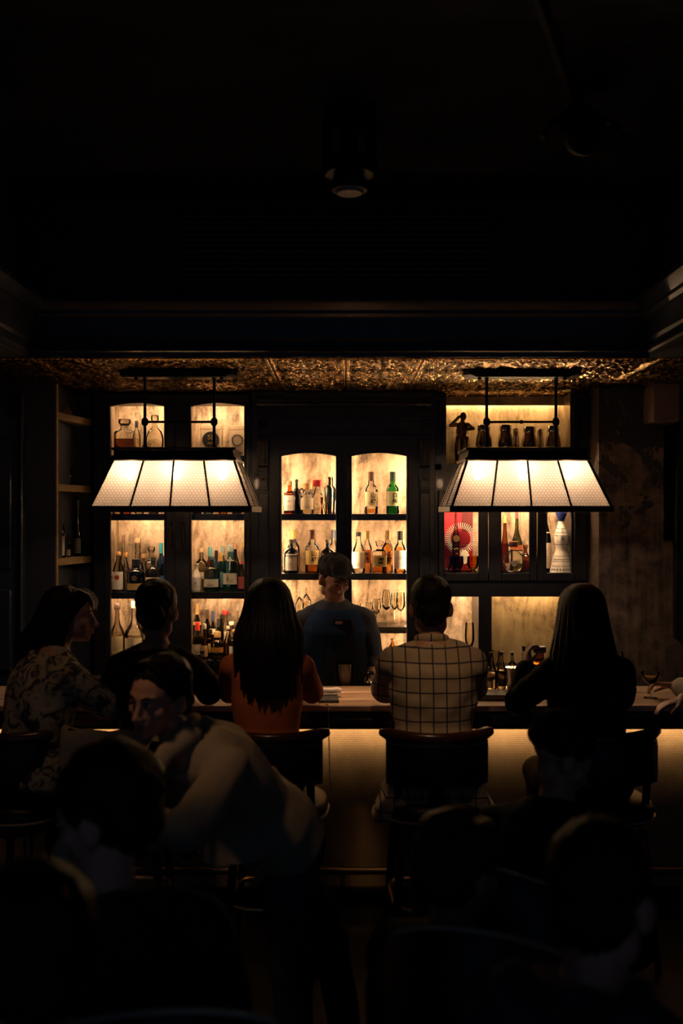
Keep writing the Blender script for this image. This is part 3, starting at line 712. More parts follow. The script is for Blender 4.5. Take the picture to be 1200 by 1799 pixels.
# ================================================================== bottles and bar ware
PROF = {   # (radius / half width, height / total height), neck radius, start of the cap, corner power, depth
 'whisky':   ([(.9, 0), (1, .02), (1, .55), (.96, .6), (.74, .66), (.50, .71), (.43, .75), (.40, .96), (.40, .985)], .40, .78),
 'slope':    ([(.92, 0), (1, .02), (1, .50), (.93, .56), (.62, .68), (.44, .75), (.38, .80), (.36, .97)], .36, .90),
 'round':    ([(.86, 0), (1, .05), (1, .40), (.97, .48), (.80, .57), (.45, .65), (.32, .70), (.30, .93)], .30, .88),
 'dome':     ([(.92, 0), (1, .03), (1, .52), (.95, .60), (.78, .67), (.42, .73), (.30, .76), (.28, .93)], .28, .90),
 'long':     ([(.9, 0), (1, .02), (1, .42), (.94, .48), (.66, .56), (.42, .63), (.30, .70), (.26, .96)], .26, .88),
 'taper':    ([(.9, 0), (1, .02), (.98, .30), (.84, .45), (.56, .62), (.40, .76), (.36, .97)], .36, .86),
 'squat':    ([(.9, 0), (1, .03), (1, .50), (.97, .58), (.80, .65), (.48, .70), (.40, .74), (.38, .86)], .38, .80),
 'flare':    ([(.96, 0), (1, .02), (.96, .25), (.74, .55), (.44, .70), (.40, .74), (.44, .83)], .44, .80),
 'wine':     ([(.92, 0), (1, .02), (1, .54), (.95, .60), (.66, .70), (.40, .77), (.37, .98)], .37, .80),
 'square':   ([(.96, 0), (1, .01), (1, .58), (.96, .64), (.50, .68), (.40, .72), (.36, .76), (.36, .93)], .36, .86),
 'decanter': ([(.94, 0), (1, .02), (1, .60), (.92, .66), (.52, .70), (.36, .74), (.38, .82)], .38, .82),
 'disc':     ([(.35, 0), (.72, .06), (.96, .22), (1, .34), (.96, .46), (.74, .60), (.36, .68), (.27, .72), (.27, .86)], .27, .82),
 'neckring': ([(.9, 0), (1, .03), (1, .38), (.84, .48), (.50, .55), (.40, .60), (.40, .68), (.50, .70), (.40, .72), (.40, .80), (.48, .82), (.40, .84), (.42, .98)], .42, .90),
}
def shell(mb, prof, R, H, p, sy, seg, k=1.0, zmax=1.0, dz=0.0):
    pts = []
    for i, (r, z) in enumerate(prof):
        if z > zmax:
            r0, z0 = prof[i - 1]; t = (zmax - z0) / (z - z0); pts.append(((r0 + (r - r0) * t) * R * k, zmax * H)); break
        pts.append((r * R * k, max(z * H, dz)))
    mb.lathe([(0, pts[0][1])] + pts + [(0, pts[-1][1])], seg=seg, sy=sy, p=p); return mb
def radius_at(prof, z):
    for (r0, z0), (r1, z1) in zip(prof, prof[1:]):
        if z0 <= z <= z1: return r0 + (r1 - r0) * (z - z0) / max(z1 - z0, 1e-6)
    return prof[-1][0]
def lettering(txt, size, m, parent, loc, width=None):
    c = bpy.data.curves.new('lettering', 'FONT'); c.body = txt; c.size = size; c.align_x = 'CENTER'; c.align_y = 'CENTER'; c.extrude = .0003; c.offset = size * .022; c.resolution_u = 3
    t = bpy.data.objects.new('lettering', c); COL.objects.link(t)
    dg = bpy.context.evaluated_depsgraph_get(); me = bpy.data.meshes.new_from_object(t.evaluated_get(dg)); bpy.data.objects.remove(t)
    o = mesh_obj('lettering', me, m, parent, smooth=0); o.location = loc; o.rotation_euler = (PI / 2, 0, 0)
    return o
def bottle(px, d, zb, wpx, ptop, typ, label, gl='clear_glass', liq=None, fill=.5, cap=('cork', (.45, .25, .12)), lab=None, lz=(.08, .45), text=None, emblem=None, p=2.0, sy=1.0, cat='bottle', name=None, group=None, band=None, tcol='ink', tsize=None):
    x = X(px, d); R = wpx / 2 / F * d; H = Z(ptop, d) - zb
    prof, rn, zc = PROF[typ]
    B = thing(name or 'bottle', label, cat, (x, d, zb + .0005), group=group)
    seg = 24 if p == 2 else 32
    shell(MB(), prof, R, H, p, sy, seg).build('glass_body', M[gl], B, rel=True, smooth=50)
    if liq: shell(MB(), prof, R, H, p, sy, seg, .93, fill, .005).build('liquid', M[liq], B, rel=True, smooth=50)
    kind, cc_ = cap
    if kind:
        cm = plain('cap_%.2f_%.2f_%.2f' % cc_, cc_, .4)
        rc_ = radius_at(prof, min(zc, prof[-1][1])) * R * 1.10
        if kind == 'cork': pr = [(0, zc * H), (rc_, zc * H), (rc_ * 1.12, zc * H + .002), (rc_ * 1.12, H - .002), (rc_ * 1.05, H), (0, H)]
        elif kind == 'capsule': pr = [(0, zc * H), (rc_ * 1.04, zc * H), (rc_ * .98, .9 * H), (rc_ * .98, H - .003), (rc_ * .9, H), (0, H)]
        elif kind == 'wide': pr = [(0, zc * H), (rc_ * 1.35, zc * H), (rc_ * 1.5, zc * H + .004), (rc_ * 1.5, H - .004), (rc_ * 1.3, H), (0, H)]
        elif kind == 'ball':
            h2 = (H - zc * H) / 2; pr = [(0, zc * H)] + [(max(h2 * math.sin(t), rc_ * .5), zc * H + h2 - h2 * math.cos(t)) for t in [PI * k / 8 for k in range(1, 8)]] + [(0, H)]
        elif kind == 'facet': pr = [(0, zc * H), (rc_, zc * H), (rc_ * 1.5, zc * H + (1 - zc) * H * .4), (rc_ * 1.4, H - .004), (rc_ * .6, H), (0, H)]
        elif kind == 'taper': pr = [(0, zc * H), (rc_ * .8, zc * H), (rc_ * 1.25, H), (0, H)]
        c_ = MB().lathe(pr, seg=16).build('stopper' if kind in ('ball', 'facet', 'taper', 'wide') else 'cap', M['crystal'] if kind == 'facet' else cm, B, rel=True, smooth=40)
    if band:
        z0, z1, bc = band; pr = [(radius_at(prof, z) * R * 1.012 + .0004, z * H) for z in np.linspace(z0, z1, 5)]
        MB().lathe(pr, seg=seg, sy=sy, p=p, a0=0, a1=2 * PI).build('band', plain('band_%.2f_%.2f_%.2f' % bc, bc, .45), B, rel=True)
    if lab:
        lc_, half = lab if isinstance(lab[0], tuple) else (lab, 1.05)
        lm = plain('label_%.2f_%.2f_%.2f' % lc_, lc_, .65)
        pr = [(radius_at(prof, z) * R + .0008, z * H) for z in np.linspace(lz[0], lz[1], 4)]
        L = MB().lathe(pr, seg=12, sy=sy, p=p, a0=-PI / 2 - half, a1=-PI / 2 + half).build('label', lm, B, rel=True)
        zm = (lz[0] + lz[1]) / 2 * H; yf = -(radius_at(prof, (lz[0] + lz[1]) / 2) * R + .0014) * sy
        if emblem:
            em, r_, ez = emblem
            MB().lathe([(0, 0), (r_, 0), (r_, .0012), (0, .0012)], seg=16).build('emblem', M[em] if em in M else em, L, rel=True)
            e = L.children[-1] if L.children else None
            for e in L.children:
                e.rotation_euler = (PI / 2, 0, 0); e.location = (0, yf - .0006 - .15 * r_, ez * H)
        else:
            for k, t in enumerate((.28, .36, .2)):      # lines of print
                MB().box(-R * .45, R * .45, yf - .0012, yf - .0006, zm + (lz[1] - lz[0]) * H * (t - .55), zm + (lz[1] - lz[0]) * H * (t - .55) + .0016).build('print_line', plain('print', (.22, .16, .10), .7), L, rel=True)
        if text:
            for k, ch in enumerate(text):
                lettering(ch[0], ch[1], M[tcol], L, (ch[2], yf - .0025 - abs(ch[2]) * .05, zm + ch[3]))
    elif emblem:
        em, r_, ez = emblem
        e = MB().lathe([(0, 0), (r_, 0), (r_, .0015), (0, .0015)], seg=18).build('emblem', M[em], B, rel=True)
        e.rotation_euler = (PI / 2, 0, 0); e.location = (0, -(radius_at(prof, ez) * R * sy + .0012), ez * H)
    return B
FR, MD, BK = 6.69, 6.77, 6.86     # front, middle and back row in the cabinets
CORK = (.50, .28, .12); BLK = (.012, .012, .014); RED = (.55, .03, .03); CRM = (.72, .62, .45); WHT = (.78, .74, .66); GLD = (.55, .36, .10)
S1 = LZ[1] ; S0 = LZ[0]; G = 'bottles in the left cabinet'
# -- left cabinet, left door, middle shelf
bottle(208, FR, S1, 21, 969, 'slope', 'clear bottle with a red disc on its white label, left cabinet middle shelf', liq='water_spirit', fill=.4, cap=('cork', CORK), lab=WHT, lz=(.06, .50), emblem=('red_ink', .016, .36), group=G)
bottle(239, FR, S1, 31, 982, 'squat', 'black bottle with a gold band near its foot in the left cabinet', gl='black_glass', cap=('cork', BLK), band=(.06, .26, (.50, .33, .10)), emblem=('gold_foil', .018, .42), group=G)
bottle(269, FR, S1, 27, 979, 'dome', 'matt grey-green bottle with a cream square label and pointed top', gl='grey_green_glass', cap=('cork', (.05, .05, .04)), lab=CRM, lz=(.06, .42), emblem=(plain('sketch', (.25, .24, .2), .7), .012, .25), group=G)
bottle(217, BK, S1, 18, 940, 'long', 'tall clear bottle with a long neck and brown cap behind the red disc label', liq='water_spirit', fill=.35, cap=('capsule', (.22, .13, .07)), group=G)
bottle(221, MD, S1, 17, 971, 'round', 'small clear bottle with an orange cork beside the black gold-banded bottle', liq='pale_spirit', fill=.4, cap=('wide', (.50, .24, .07)), group=G)
bottle(242, BK, S1, 23, 945, 'neckring', 'tall clear bottle with ridged glass neck behind the black bottle', gl='crystal', cap=('cork', (.40, .27, .15)), group=G)
bottle(253, MD, S1, 16, 973, 'round', 'slim clear bottle with a cork and red-orange label in the left cabinet', liq='pale_spirit', fill=.3, cap=('wide', CORK), lab=(.6, .20, .10), lz=(.10, .40), group=G)
bottle(266, BK, S1, 22, 960, 'square', 'square clear decanter bottle behind the grey-green bottle', gl='crystal', p=5, sy=.8, cap=('facet', CRM), group=G)
bottle(283, 6.80, S1, 15, 954, 'whisky', 'blue bottle with a turquoise cap at the edge of the left door', gl='blue_glass', cap=('capsule', (.02, .30, .38)), group=G)
bottle(286, 6.70, S1, 12, 977, 'whisky', 'small blue-labelled bottle with dark cap at the edge of the left door', gl='dark_glass', cap=('capsule', (.03, .04, .12)), lab=(.05, .14, .34), group=G)
# -- left cabinet, left door, bottom
bottle(206, FR, S0, 26, 1059, 'long', 'yellowish long-necked bottle with dark cork and cream label, left cabinet bottom shelf', gl='frost_glass', liq='pale_spirit', fill=.45, cap=('wide', (.05, .03, .025)), lab=(.62, .52, .30), lz=(.12, .42), group=G)
bottle(236, FR, S0, 34, 1056, 'long', 'clear long-necked bottle with a dark bird printed on its label', gl='clear_glass', liq='pale_spirit', fill=.4, cap=('cork', (.5, .42, .3)), lab=CRM, lz=(.10, .38), text=[('✒', .03, .004, 0)], group=G)
bottle(196, 6.5, .90, 13, 1086, 'wine', 'dark narrow bottle at the far left on the back counter', gl='black_glass', cap=('capsule', BLK), group=G) if False else None
# -- left cabinet, right door, middle shelf
bottle(354, 6.80, S1, 24, 963, 'dome', 'frosted white bottle with faded red lettering behind the feather bottle', gl='frost_glass', liq='water_spirit', fill=.4, cap=('cork', (.55, .36, .2)), lab=((.66, .58, .46), .8), lz=(.28, .44), text=[('NAVY', .010, 0, 0)], tcol='red_ink', group=G)
bottle(345, FR, S1, 18, 990, 'slope', 'small white bottle with a black feather sketch, left cabinet right door', gl='ceramic', cap=('cork', (.6, .55, .48)), lab=(.8, .76, .68), lz=(.08, .5), text=[('f', .03, 0, 0)], group=G)
bottle(372, FR, S1, 29, 978, 'dome', 'round-shouldered teal bottle with a wide cream label', gl='teal_glass', liq='water_spirit', fill=.5, cap=('cork', (.06, .12, .14)), lab=(.70, .64, .50), lz=(.14, .36), band=(.36, .38, (.05, .2, .22)), group=G)
bottle(369, 6.905, S1, 15, 961, 'whisky', 'red bottle with an aqua cap behind the teal bottles', gl='amber_glass', cap=('capsule', (.12, .40, .42)), lab=(.45, .10, .06), lz=(.2, .7), group=G)
bottle(380, 6.83, S1, 13, 967, 'whisky', 'bottle with a black cap and pale blue body between the teal bottles', gl='blue_glass', cap=('capsule', BLK), group=G)
bottle(388, 6.76, S1, 15, 971, 'whisky', 'teal bottle with an orange neck beside the big teal bottle', gl='teal_glass', cap=('capsule', (.52, .26, .05)), lab=(.14, .30, .30), lz=(.1, .5), group=G)
bottle(405, FR, S1, 25, 958, 'square', 'tall square teal bottle with a key emblem and number 3 label', gl='teal_glass', liq='green_spirit', fill=.10, p=6, sy=.8, cap=('cork', (.30, .42, .42)), lab=(.70, .62, .46), lz=(.16, .40), text=[('3', .036, -.016, 0), ('No.', .010, -.016, .024), ('LONDON', .006, .012, -.004)], group=G)
bottle(391, 6.905, S1, 13, 959, 'whisky', 'slim pale aqua bottle behind the number 3 bottle', gl='teal_glass', cap=('capsule', (.3, .45, .45)), group=G)
bottle(413, BK, S1, 18, 957, 'slope', 'brown bottle with a cork behind the number 3 bottle', gl='dark_glass', cap=('cork', (.40, .20, .10)), group=G)
bottle(425, FR, S1, 15, 986, 'slope', 'pink and red labelled dark bottle at the right edge of the left cabinet', gl='dark_glass', cap=('capsule', (.55, .10, .12)), lab=(.45, .08, .07), lz=(.1, .5), group=G)
bottle(427, BK, S1, 13, 952, 'long', 'slender gold-capped clear bottle at the right edge of the left cabinet', gl='clear_glass', cap=('capsule', GLD), group=G)
# key emblem on the number 3 bottle
kb = [o for o in bpy.data.objects if o.get('label', '').startswith('tall square teal')][0]
k3 = MB().tube([(0, 0, .15), (0, 0, .215)], .003, 6)
for a in (0, 1, 2): k3.ball((.009 * math.sin(a * 2.1 + 0), 0, .222 + .009 * math.cos(a * 2.1)), (.007, .003, .007), 8, 6)
k3.box(-.008, 0, -.0015, .0015, .153, .157); ke = k3.build('key_emblem', M['paper'], kb, rel=True); ke.location = (0, -.0405, -.005)
# -- left cabinet, right door, bottom
bottle(346, BK, S0, 15, 1061, 'wine', 'dark green bottle with a gold cap and neck band, bottom shelf back row', gl='black_glass', cap=('capsule', (.48, .28, .10)), band=(.60, .66, (.5, .34, .10)), group=G)
bottle(364, 6.90, S0, 13, 1071, 'wine', 'dark bottle with an orange-brown neck and black cap, bottom shelf back row', gl='black_glass', cap=('capsule', (.08, .05, .03)), group=G)
bottle(374, 6.83, S0, 12, 1074, 'whisky', 'bottle with a blue and silver neck capsule, bottom shelf', gl='dark_glass', cap=('capsule', (.05, .06, .16)), lab=CRM, lz=(.5, .62), group=G)
bottle(384, 6.90, S0, 12, 1087, 'whisky', 'short dark bottle with a grey cap and cream neck label, bottom shelf', gl='dark_glass', cap=('capsule', (.07, .07, .08)), lab=(.6, .5, .36), lz=(.5, .68), group=G)
bottle(396, BK, S0, 17, 1072, 'slope', 'amber bottle with a bright red cap, bottom shelf back row', gl='clear_glass', liq='whisky', fill=.5, cap=('wide', RED), lab=CRM, lz=(.3, .55), group=G)
bottle(389, 6.84, S0, 12, 1080, 'slope', 'thin black-capped bottle left of the red-capped amber one', gl='dark_glass', cap=('capsule', BLK), group=G)
bottle(407, 6.79, S0, 15, 1092, 'slope', 'clear bottle with a large white cap, bottom shelf', gl='clear_glass', liq='pale_spirit', fill=.5, cap=('wide', (.75, .70, .58)), group=G)
bottle(418, BK, S0, 11, 1062, 'long', 'tall narrow clear bottle at the right of the bottom shelf', gl='clear_glass', cap=('cork', (.55, .5, .42)), group=G)
bottle(347, FR, S0, 18, 1093, 'whisky', 'brown bottle with a red cap and cream label, front of the bottom shelf', gl='amber_glass', liq='dark_spirit', fill=.6, cap=('capsule', RED), lab=CRM, lz=(.14, .42), group=G)
bottle(359, 6.645, S0, 15, 1096, 'taper', 'golden tapering bottle with a cream cap and tan label', gl='honey_glass', liq='whisky', fill=.6, cap=('cork', (.68, .6, .42)), lab=(.48, .28, .12), lz=(.12, .42), group=G)
bottle(370, 6.76, S0, 15, 1106, 'square', 'dark amber square bottle with a yellow label, bottom shelf', gl='amber_glass', liq='dark_spirit', fill=.55, p=5, cap=('cork', BLK), lab=(.62, .44, .16), lz=(.2, .52), group=G)
bottle(382, FR, S0, 25, 1110, 'squat', 'squat whisky bottle with an orange band and cork, bottom shelf', gl='clear_glass', liq='whisky', fill=.46, cap=('cork', (.50, .30, .12)), lab=(.62, .26, .06), lz=(.28, .46), group=G)
bottle(401, MD, S0, 15, 1100, 'slope', 'pale gold bottle with a clear neck behind the white-labelled bottle', gl='clear_glass', liq='pale_spirit', fill=.6, cap=('cork', CRM), group=G)
bottle(413, FR, S0, 22, 1106, 'dome', 'clear bottle with a white label and orange cork, bottom shelf right', gl='clear_glass', liq='pale_spirit', fill=.4, cap=('wide', (.56, .30, .09)), lab=WHT, lz=(.2, .46), group=G)
BCZ = ZB - .05
bottle(355, 6.50, .90, 21, 1143, 'round', 'clear mixer bottle with a black pourer on the back counter', gl='clear_glass', liq='dark_spirit', fill=.4, cap=('taper', BLK), group=G)
bottle(378, 6.50, .90, 17, 1146, 'round', 'second clear mixer bottle with a black pourer on the back counter', gl='clear_glass', liq='rum', fill=.4, cap=('taper', BLK), group=G)
# -- behind the left lamp, shelf at eye level
for i, (px, c_, gl_) in enumerate([(206, 'red-capped clear', 'clear_glass'), (222, 'brown', 'amber_glass'), (245, 'clear round', 'crystal'), (270, 'olive green', 'olive_glass'), (346, 'black', 'black_glass'), (366, 'teal', 'teal_glass'), (392, 'amber', 'honey_glass'), (416, 'pale blue', 'blue_glass')]):
    bottle(px, FR + .02, LZ[2], 17, 838 + (i * 7) % 15, ('whisky', 'slope', 'round', 'wine')[i % 4], c_ + ' bottle mostly hidden behind the left pendant lamp shade', gl=gl_, cap=('cork', RED if i == 0 else (.1, .07, .05)), group='bottles behind the left lamp')
# -- left cabinet, top
S3 = LZ[3]
bottle(219, FR, S3, 36, 736, 'decanter', 'broad flat decanter of dark spirit with a glass stopper, top left shelf', gl='clear_glass', liq='dark_spirit', fill=.46, p=5, sy=.6, cap=('facet', CRM), group=G)
bottle(240, MD, S3, 14, 739, 'wine', 'thin clear bottle with a black capsule beside the dark decanter', gl='clear_glass', liq='pale_spirit', fill=.5, cap=('capsule', BLK), group=G)
cd = bottle(272, FR, S3, 32, 729, 'disc', 'round cut-crystal decanter with a tall stopper, top left shelf', gl='crystal', sy=.55, cap=('facet', CRM), cat='decanter', name='crystal_decanter')
cut = MB()
for k in range(14):
    a = PI * (k / 13 * 1.0); R = 16 / F * FR
    cut.tube([(R * .95 * math.cos(a) * t, -R * .55 * math.sqrt(max(0, 1 - t * t)) * .9 - .002, .085 + R * 1.2 * math.sin(a) * t * .75 - .02) for t in (.35, .55, .75, .92)], .0016, 5)
cut.build('cut_facets', M['crystal'], cd, rel=True)
def gift_box(px0, px1, d, zb, ptop, lbl, disc, big=False):
    x0, x1 = X(px0, d), X(px1, d); H = Z(ptop, d) - zb
    b = thing('bottle_box', lbl, 'box', ((x0 + x1) / 2, d, zb + .0005), group='boxes on the top left shelf'); hw_ = (x1 - x0) / 2
    MB().box(-hw_, hw_, 0, .1, 0, H).build('carton', plain('carton', (.62, .50, .34), .6), b, rel=True, bevel=.003)
    MB().box(-hw_ - .001, hw_ + .001, -.001, .101, H * .86, H + .002).build('lid', plain('carton_lid', (.58, .46, .31), .6), b, rel=True, bevel=.003)
    r_ = hw_ * .80
    e = MB().lathe([(0, 0), (r_, 0), (r_, .003), (0, .003)], seg=28).build('emblem_disc', disc, b, rel=True); e.rotation_euler = (PI / 2, 0, 0); e.location = (0, -.001, H * .52)
    return b, H, r_
b, H, r_ = gift_box(352, 389, FR, S3, 747, 'cream gift box with a black disc and gold lettering, top shelf', M['ink'])
for t_, s_, dz in (('50', .046, .016), ('ANV', .022, -.022)): lettering(t_, s_, M['gold_foil'], b, (0, -.006, H * .52 + dz))
b, H, r_ = gift_box(403, 431, FR, S3, 748, 'cream gift box with a grey ring of dots, right end of the top shelf', plain('grey_disc', (.40, .33, .24), .6))
ring = MB()
for k in range(18): ring.ball((r_ * .8 * math.cos(k * PI / 9), -.005, H * .52 + r_ * .8 * math.sin(k * PI / 9)), .0045, 6, 5)
ring.build('dot_ring', M['ink'], b, rel=True)
MB().box(391 and X(391, MD) - b.location.x, X(401, MD) - b.location.x, .08, .12, 0, .2)
# -- centre cabinet, top shelf
T3 = CZ[3]; T2 = CZ[2]; T1 = CZ[1]; G = 'bottles in the centre cabinet'
bottle(509, FR, T3, 20, 845, 'square', 'square dark amber bottle with a white label, centre top shelf far left', gl='amber_glass', liq='dark_spirit', fill=.6, p=6, cap=('cork', (.52, .30, .16)), lab=(WHT, .72), lz=(.10, .56), text=[('MALT', .011, 0, .012)], group=G)
jb = bottle(521, MD, T3, 17, 842, 'dome', 'black glazed jug bottle with a ball stopper and handle', gl='black_glass', cap=('ball', (.01, .05, .05)), group=G)
MB().tube([(.03, 0, .10), (.045, 0, .13), (.05, 0, .155), (.04, 0, .172), (.022, 0, .165)], .006, 8).build('handle', M['ink'], jb, rel=True)
bottle(540, FR, T3, 25, 849, 'squat', 'squat clear bottle with a wooden cork and cream label, centre top shelf', liq='pale_spirit', fill=.16, cap=('wide', (.62, .36, .14)), lab=(CRM, 1.1), lz=(.14, .52), group=G)
bottle(558, MD, T3, 24, 843, 'flare', 'flared clear decanter with a red stopper, centre top shelf', liq='water_spirit', fill=.2, cap=('wide', RED), group=G)
jg = thing('jigger', 'small copper double-cone jigger in front of the red-stoppered decanter', 'jigger', (X(566, FR - .03), FR - .03, T3 + .0005))
MB().lathe([(0, 0), (.022, 0), (.016, .03), (.006, .052), (.006, .058), (.014, .08), (.021, .112), (.019, .112), (.004, .06), (0, .06)], seg=18).build('cup', M['copper'], jg, rel=True)
MB().lathe([(.007, .05), (.010, .05), (.010, .06), (.007, .06)], seg=14).build('collar', M['brass'], jg, rel=True)
def shaker(px, d, zb, wpx, ptop, lbl, m_, nm='cocktail_shaker', kind=0, group=None):
    R = wpx / 2 / F * d; H = Z(ptop, d) - zb
    s_ = thing(nm, lbl, 'shaker', (X(px, d), d, zb + .0005), group=group)
    if kind == 0:      # three-piece shaker
        MB().lathe([(0, 0), (.82 * R, 0), (R, .45 * H), (R, .62 * H), (0, .62 * H)], seg=24).build('tin', m_, s_, rel=True)
        MB().lathe([(0, .62 * H), (1.03 * R, .62 * H), (1.03 * R, .66 * H), (.9 * R, .72 * H), (.58 * R, .78 * H), (0, .78 * H)], seg=24).build('strainer', m_, s_, rel=True)
        MB().lathe([(0, .78 * H), (.62 * R, .78 * H), (.6 * R, .97 * H), (.5 * R, H), (0, H)], seg=24).build('cap', m_, s_, rel=True)
    else:              # shouldered tin with wide neck
        MB().lathe([(0, 0), (.80 * R, 0), (.86 * R, .02 * H), (R, .40 * H), (1.0 * R, .55 * H), (.92 * R, .68 * H), (.76 * R, .80 * H), (.72 * R, .86 * H)], seg=26).build('tin', m_, s_, rel=True)
        MB().lathe([(0, .85 * H), (.74 * R, .85 * H), (.77 * R, .88 * H), (.77 * R, .985 * H), (.72 * R, H), (0, H)], seg=26).build('lid', m_, s_, rel=True)
        MB().lathe([(.99 * R, .44 * H), (1.02 * R, .45 * H), (1.02 * R, .47 * H), (.99 * R, .48 * H)], seg=26).build('ridge', m_, s_, rel=True)
    return s_
m = M['iridescent'] = mat('iridescent', (.2, .2, .2), .18, 1.0)
lk(m, ramp(m, noise(m, coords(m, (14, 14, 5)), 3, 3, .5, 1), [(.3, (.02, .03, .05)), (.45, (.10, .22, .24)), (.55, (.35, .22, .10)), (.7, (.04, .03, .06))]), bsdf(m).inputs['Base Color'])
shaker(580, FR, T3, 20, 838, 'dark iridescent cocktail shaker at the end of the centre top shelf', M['iridescent'])
kanji = lambda a, b: [(a, .036, .013, .022), (b, .036, .013, -.016)]
bottle(652, FR, T3, 24, 829, 'whisky', 'nearly empty clear whisky bottle with brown capsule and brushed characters, alone left', liq='whisky', fill=.12, cap=('capsule', (.16, .07, .035)), lab=((.72, .58, .34), 1.2), lz=(.18, .52), text=kanji('山', '崎'), group=G)
bottle(690, FR, T3, 23, 829, 'whisky', 'green whisky bottle with dark green capsule and brushed characters', gl='green_glass', liq='green_spirit', fill=.19, cap=('capsule', (.03, .07, .04)), lab=((.62, .60, .34), 1.2), lz=(.19, .53), text=kanji('白', '州'), group=G)
# -- centre cabinet, second shelf
bottle(512, FR, T2, 27, 948, 'dome', 'dark bottle with an ornate grey label, left end of the second shelf', gl='black_glass', liq=None, cap=('cork', (.06, .04, .03)), lab=((.33, .30, .28), .85), lz=(.08, .58), text=[('NO', .018, 0, .030), ('WHISKY', .008, 0, -.012)], group=G)
bottle(516, BK, T2, 22, 931, 'whisky', 'pale bottle with gold and navy neck behind the ornate grey label', liq='pale_spirit', fill=.5, cap=('capsule', (.50, .34, .10)), band=(.70, .79, (.03, .04, .12)), group=G)
bottle(549, FR, T2, 26, 931, 'whisky', 'whisky bottle with brown capsule and gold label with brushed characters, second shelf', liq='rum', fill=.5, cap=('capsule', (.17, .06, .03)), lab=((.66, .46, .18), 1.15), lz=(.20, .53), text=kanji('山', '崎'), group=G)
bottle(576, FR, T2, 26, 948, 'dome', 'dark bottle with a tan label half behind the bartender hat', gl='dark_glass', cap=('cork', (.07, .05, .04)), lab=((.50, .34, .18), .9), lz=(.08, .58), group=G)
bottle(586, BK, T2, 16, 931, 'whisky', 'bottle with a navy capsule beside the centre stile', liq='pale_spirit', fill=.5, cap=('capsule', (.06, .07, .10)), group=G)
bottle(630, FR, T2, 23, 935, 'slope', 'clear bottle with a tall white label and black cap, second shelf', liq='water_spirit', fill=.5, cap=('capsule', BLK), lab=((.80, .72, .58), 1.1), lz=(.12, .52), group=G)
bottle(645, MD, T2, 17, 932, 'whisky', 'amber bottle with a gold cap and orange label beside the white-labelled bottle', liq='whisky', fill=.54, cap=('capsule', GLD), lab=(.62, .17, .03), lz=(.22, .54), text=[('知', .028, 0, .014), ('多', .028, 0, -.016)], group=G)
bottle(667, FR - .02, T2, 26, 949, 'decanter', 'faceted square whisky decanter with a gold label, centre second shelf', gl='clear_glass', liq='rum', fill=.54, p=7, cap=('facet', CRM), lab=((.66, .46, .16), .75), lz=(.20, .54), text=[('響', .042, .006, 0)], group=G)
bottle(681, MD, T2, 20, 932, 'whisky', 'whisky bottle with a golden neck and orange label with brushed characters', liq='whisky', fill=.7, cap=('capsule', GLD), lab=(.62, .20, .04), lz=(.20, .52), text=kanji('山', '崎'), group=G)
bottle(703, FR, T2, 21, 933, 'whisky', 'amber whisky bottle with black capsule and tall white label, right end of second shelf', liq='whisky', fill=.62, cap=('capsule', BLK), lab=(WHT, 1.1), lz=(.10, .54), text=[('SINGLE', .008, 0, .016), ('MALT', .008, 0, .004)], group=G)
# -- stemware and jars
def stemglass(px, d, zb, wpx, ptop, lbl, kind='tulip', group='stemmed glasses on the centre shelf', m_='crystal', liq=None):
    R = wpx / 2 / F * d; H = Z(ptop, d) - zb
    g_ = thing('stem_glass', lbl, 'glass', (X(px, d), d, zb + .0005), group=group)
    MB().lathe([(0, 0), (.75 * R, 0), (.75 * R, .002), (.1 * R, .006), (0, .006)], seg=20).build('foot', M[m_], g_, rel=True)
    MB().tube([(0, 0, .004), (0, 0, .45 * H)], .0032, 8).build('stem', M[m_], g_, rel=True)
    pr = {'tulip': [(.05, .43), (.55, .47), (.92, .56), (1, .66), (.9, .82), (.62, 1.0), (.60, 1.0), (.88, .82), (.97, .66), (.89, .565), (.5, .48), (0, .45)],
          'coupe': [(.05, .52), (.5, .60), (.85, .72), (1, .9), (1, 1.0), (.975, 1.0), (.97, .9), (.82, .735), (.45, .62), (0, .56)],
          'wine': [(.05, .43), (.6, .48), (.95, .60), (1, .72), (.93, .88), (.85, 1.0), (.83, 1.0), (.91, .88), (.97, .72), (.92, .61), (.55, .495), (0, .45)]}[kind]
    MB().lathe([(r * R, z * H) for r, z in pr], seg=24).build('bowl', M[m_], g_, rel=True)
    if liq: MB().lathe([(0, .58 * H), (.42 * R, .63 * H), (.80 * R, .745 * H), (.9 * R, .83 * H), (0, .83 * H)], seg=20).build('drink', M[liq], g_, rel=True)
    return g_
for px, d, wp, pt, kd, l in ((638, BK, 12, 1060, 'wine', 'narrow wine glass at the back left of the glass shelf'), (648, MD, 14, 1058, 'tulip', 'tulip glass beside the bartender shoulder'), (661, FR, 17, 1052, 'wine', 'wide wine glass left of the tall tulip glass'), (679, FR, 18, 1036, 'tulip', 'tall tulip glass in the middle of the glass shelf'), (693, BK, 13, 1042, 'wine', 'slim wine glass behind the two largest glasses'), (704, FR, 17, 1041, 'wine', 'wine glass nearest the right door edge')):
    stemglass(px, d, T1, wp, pt, l, kd)
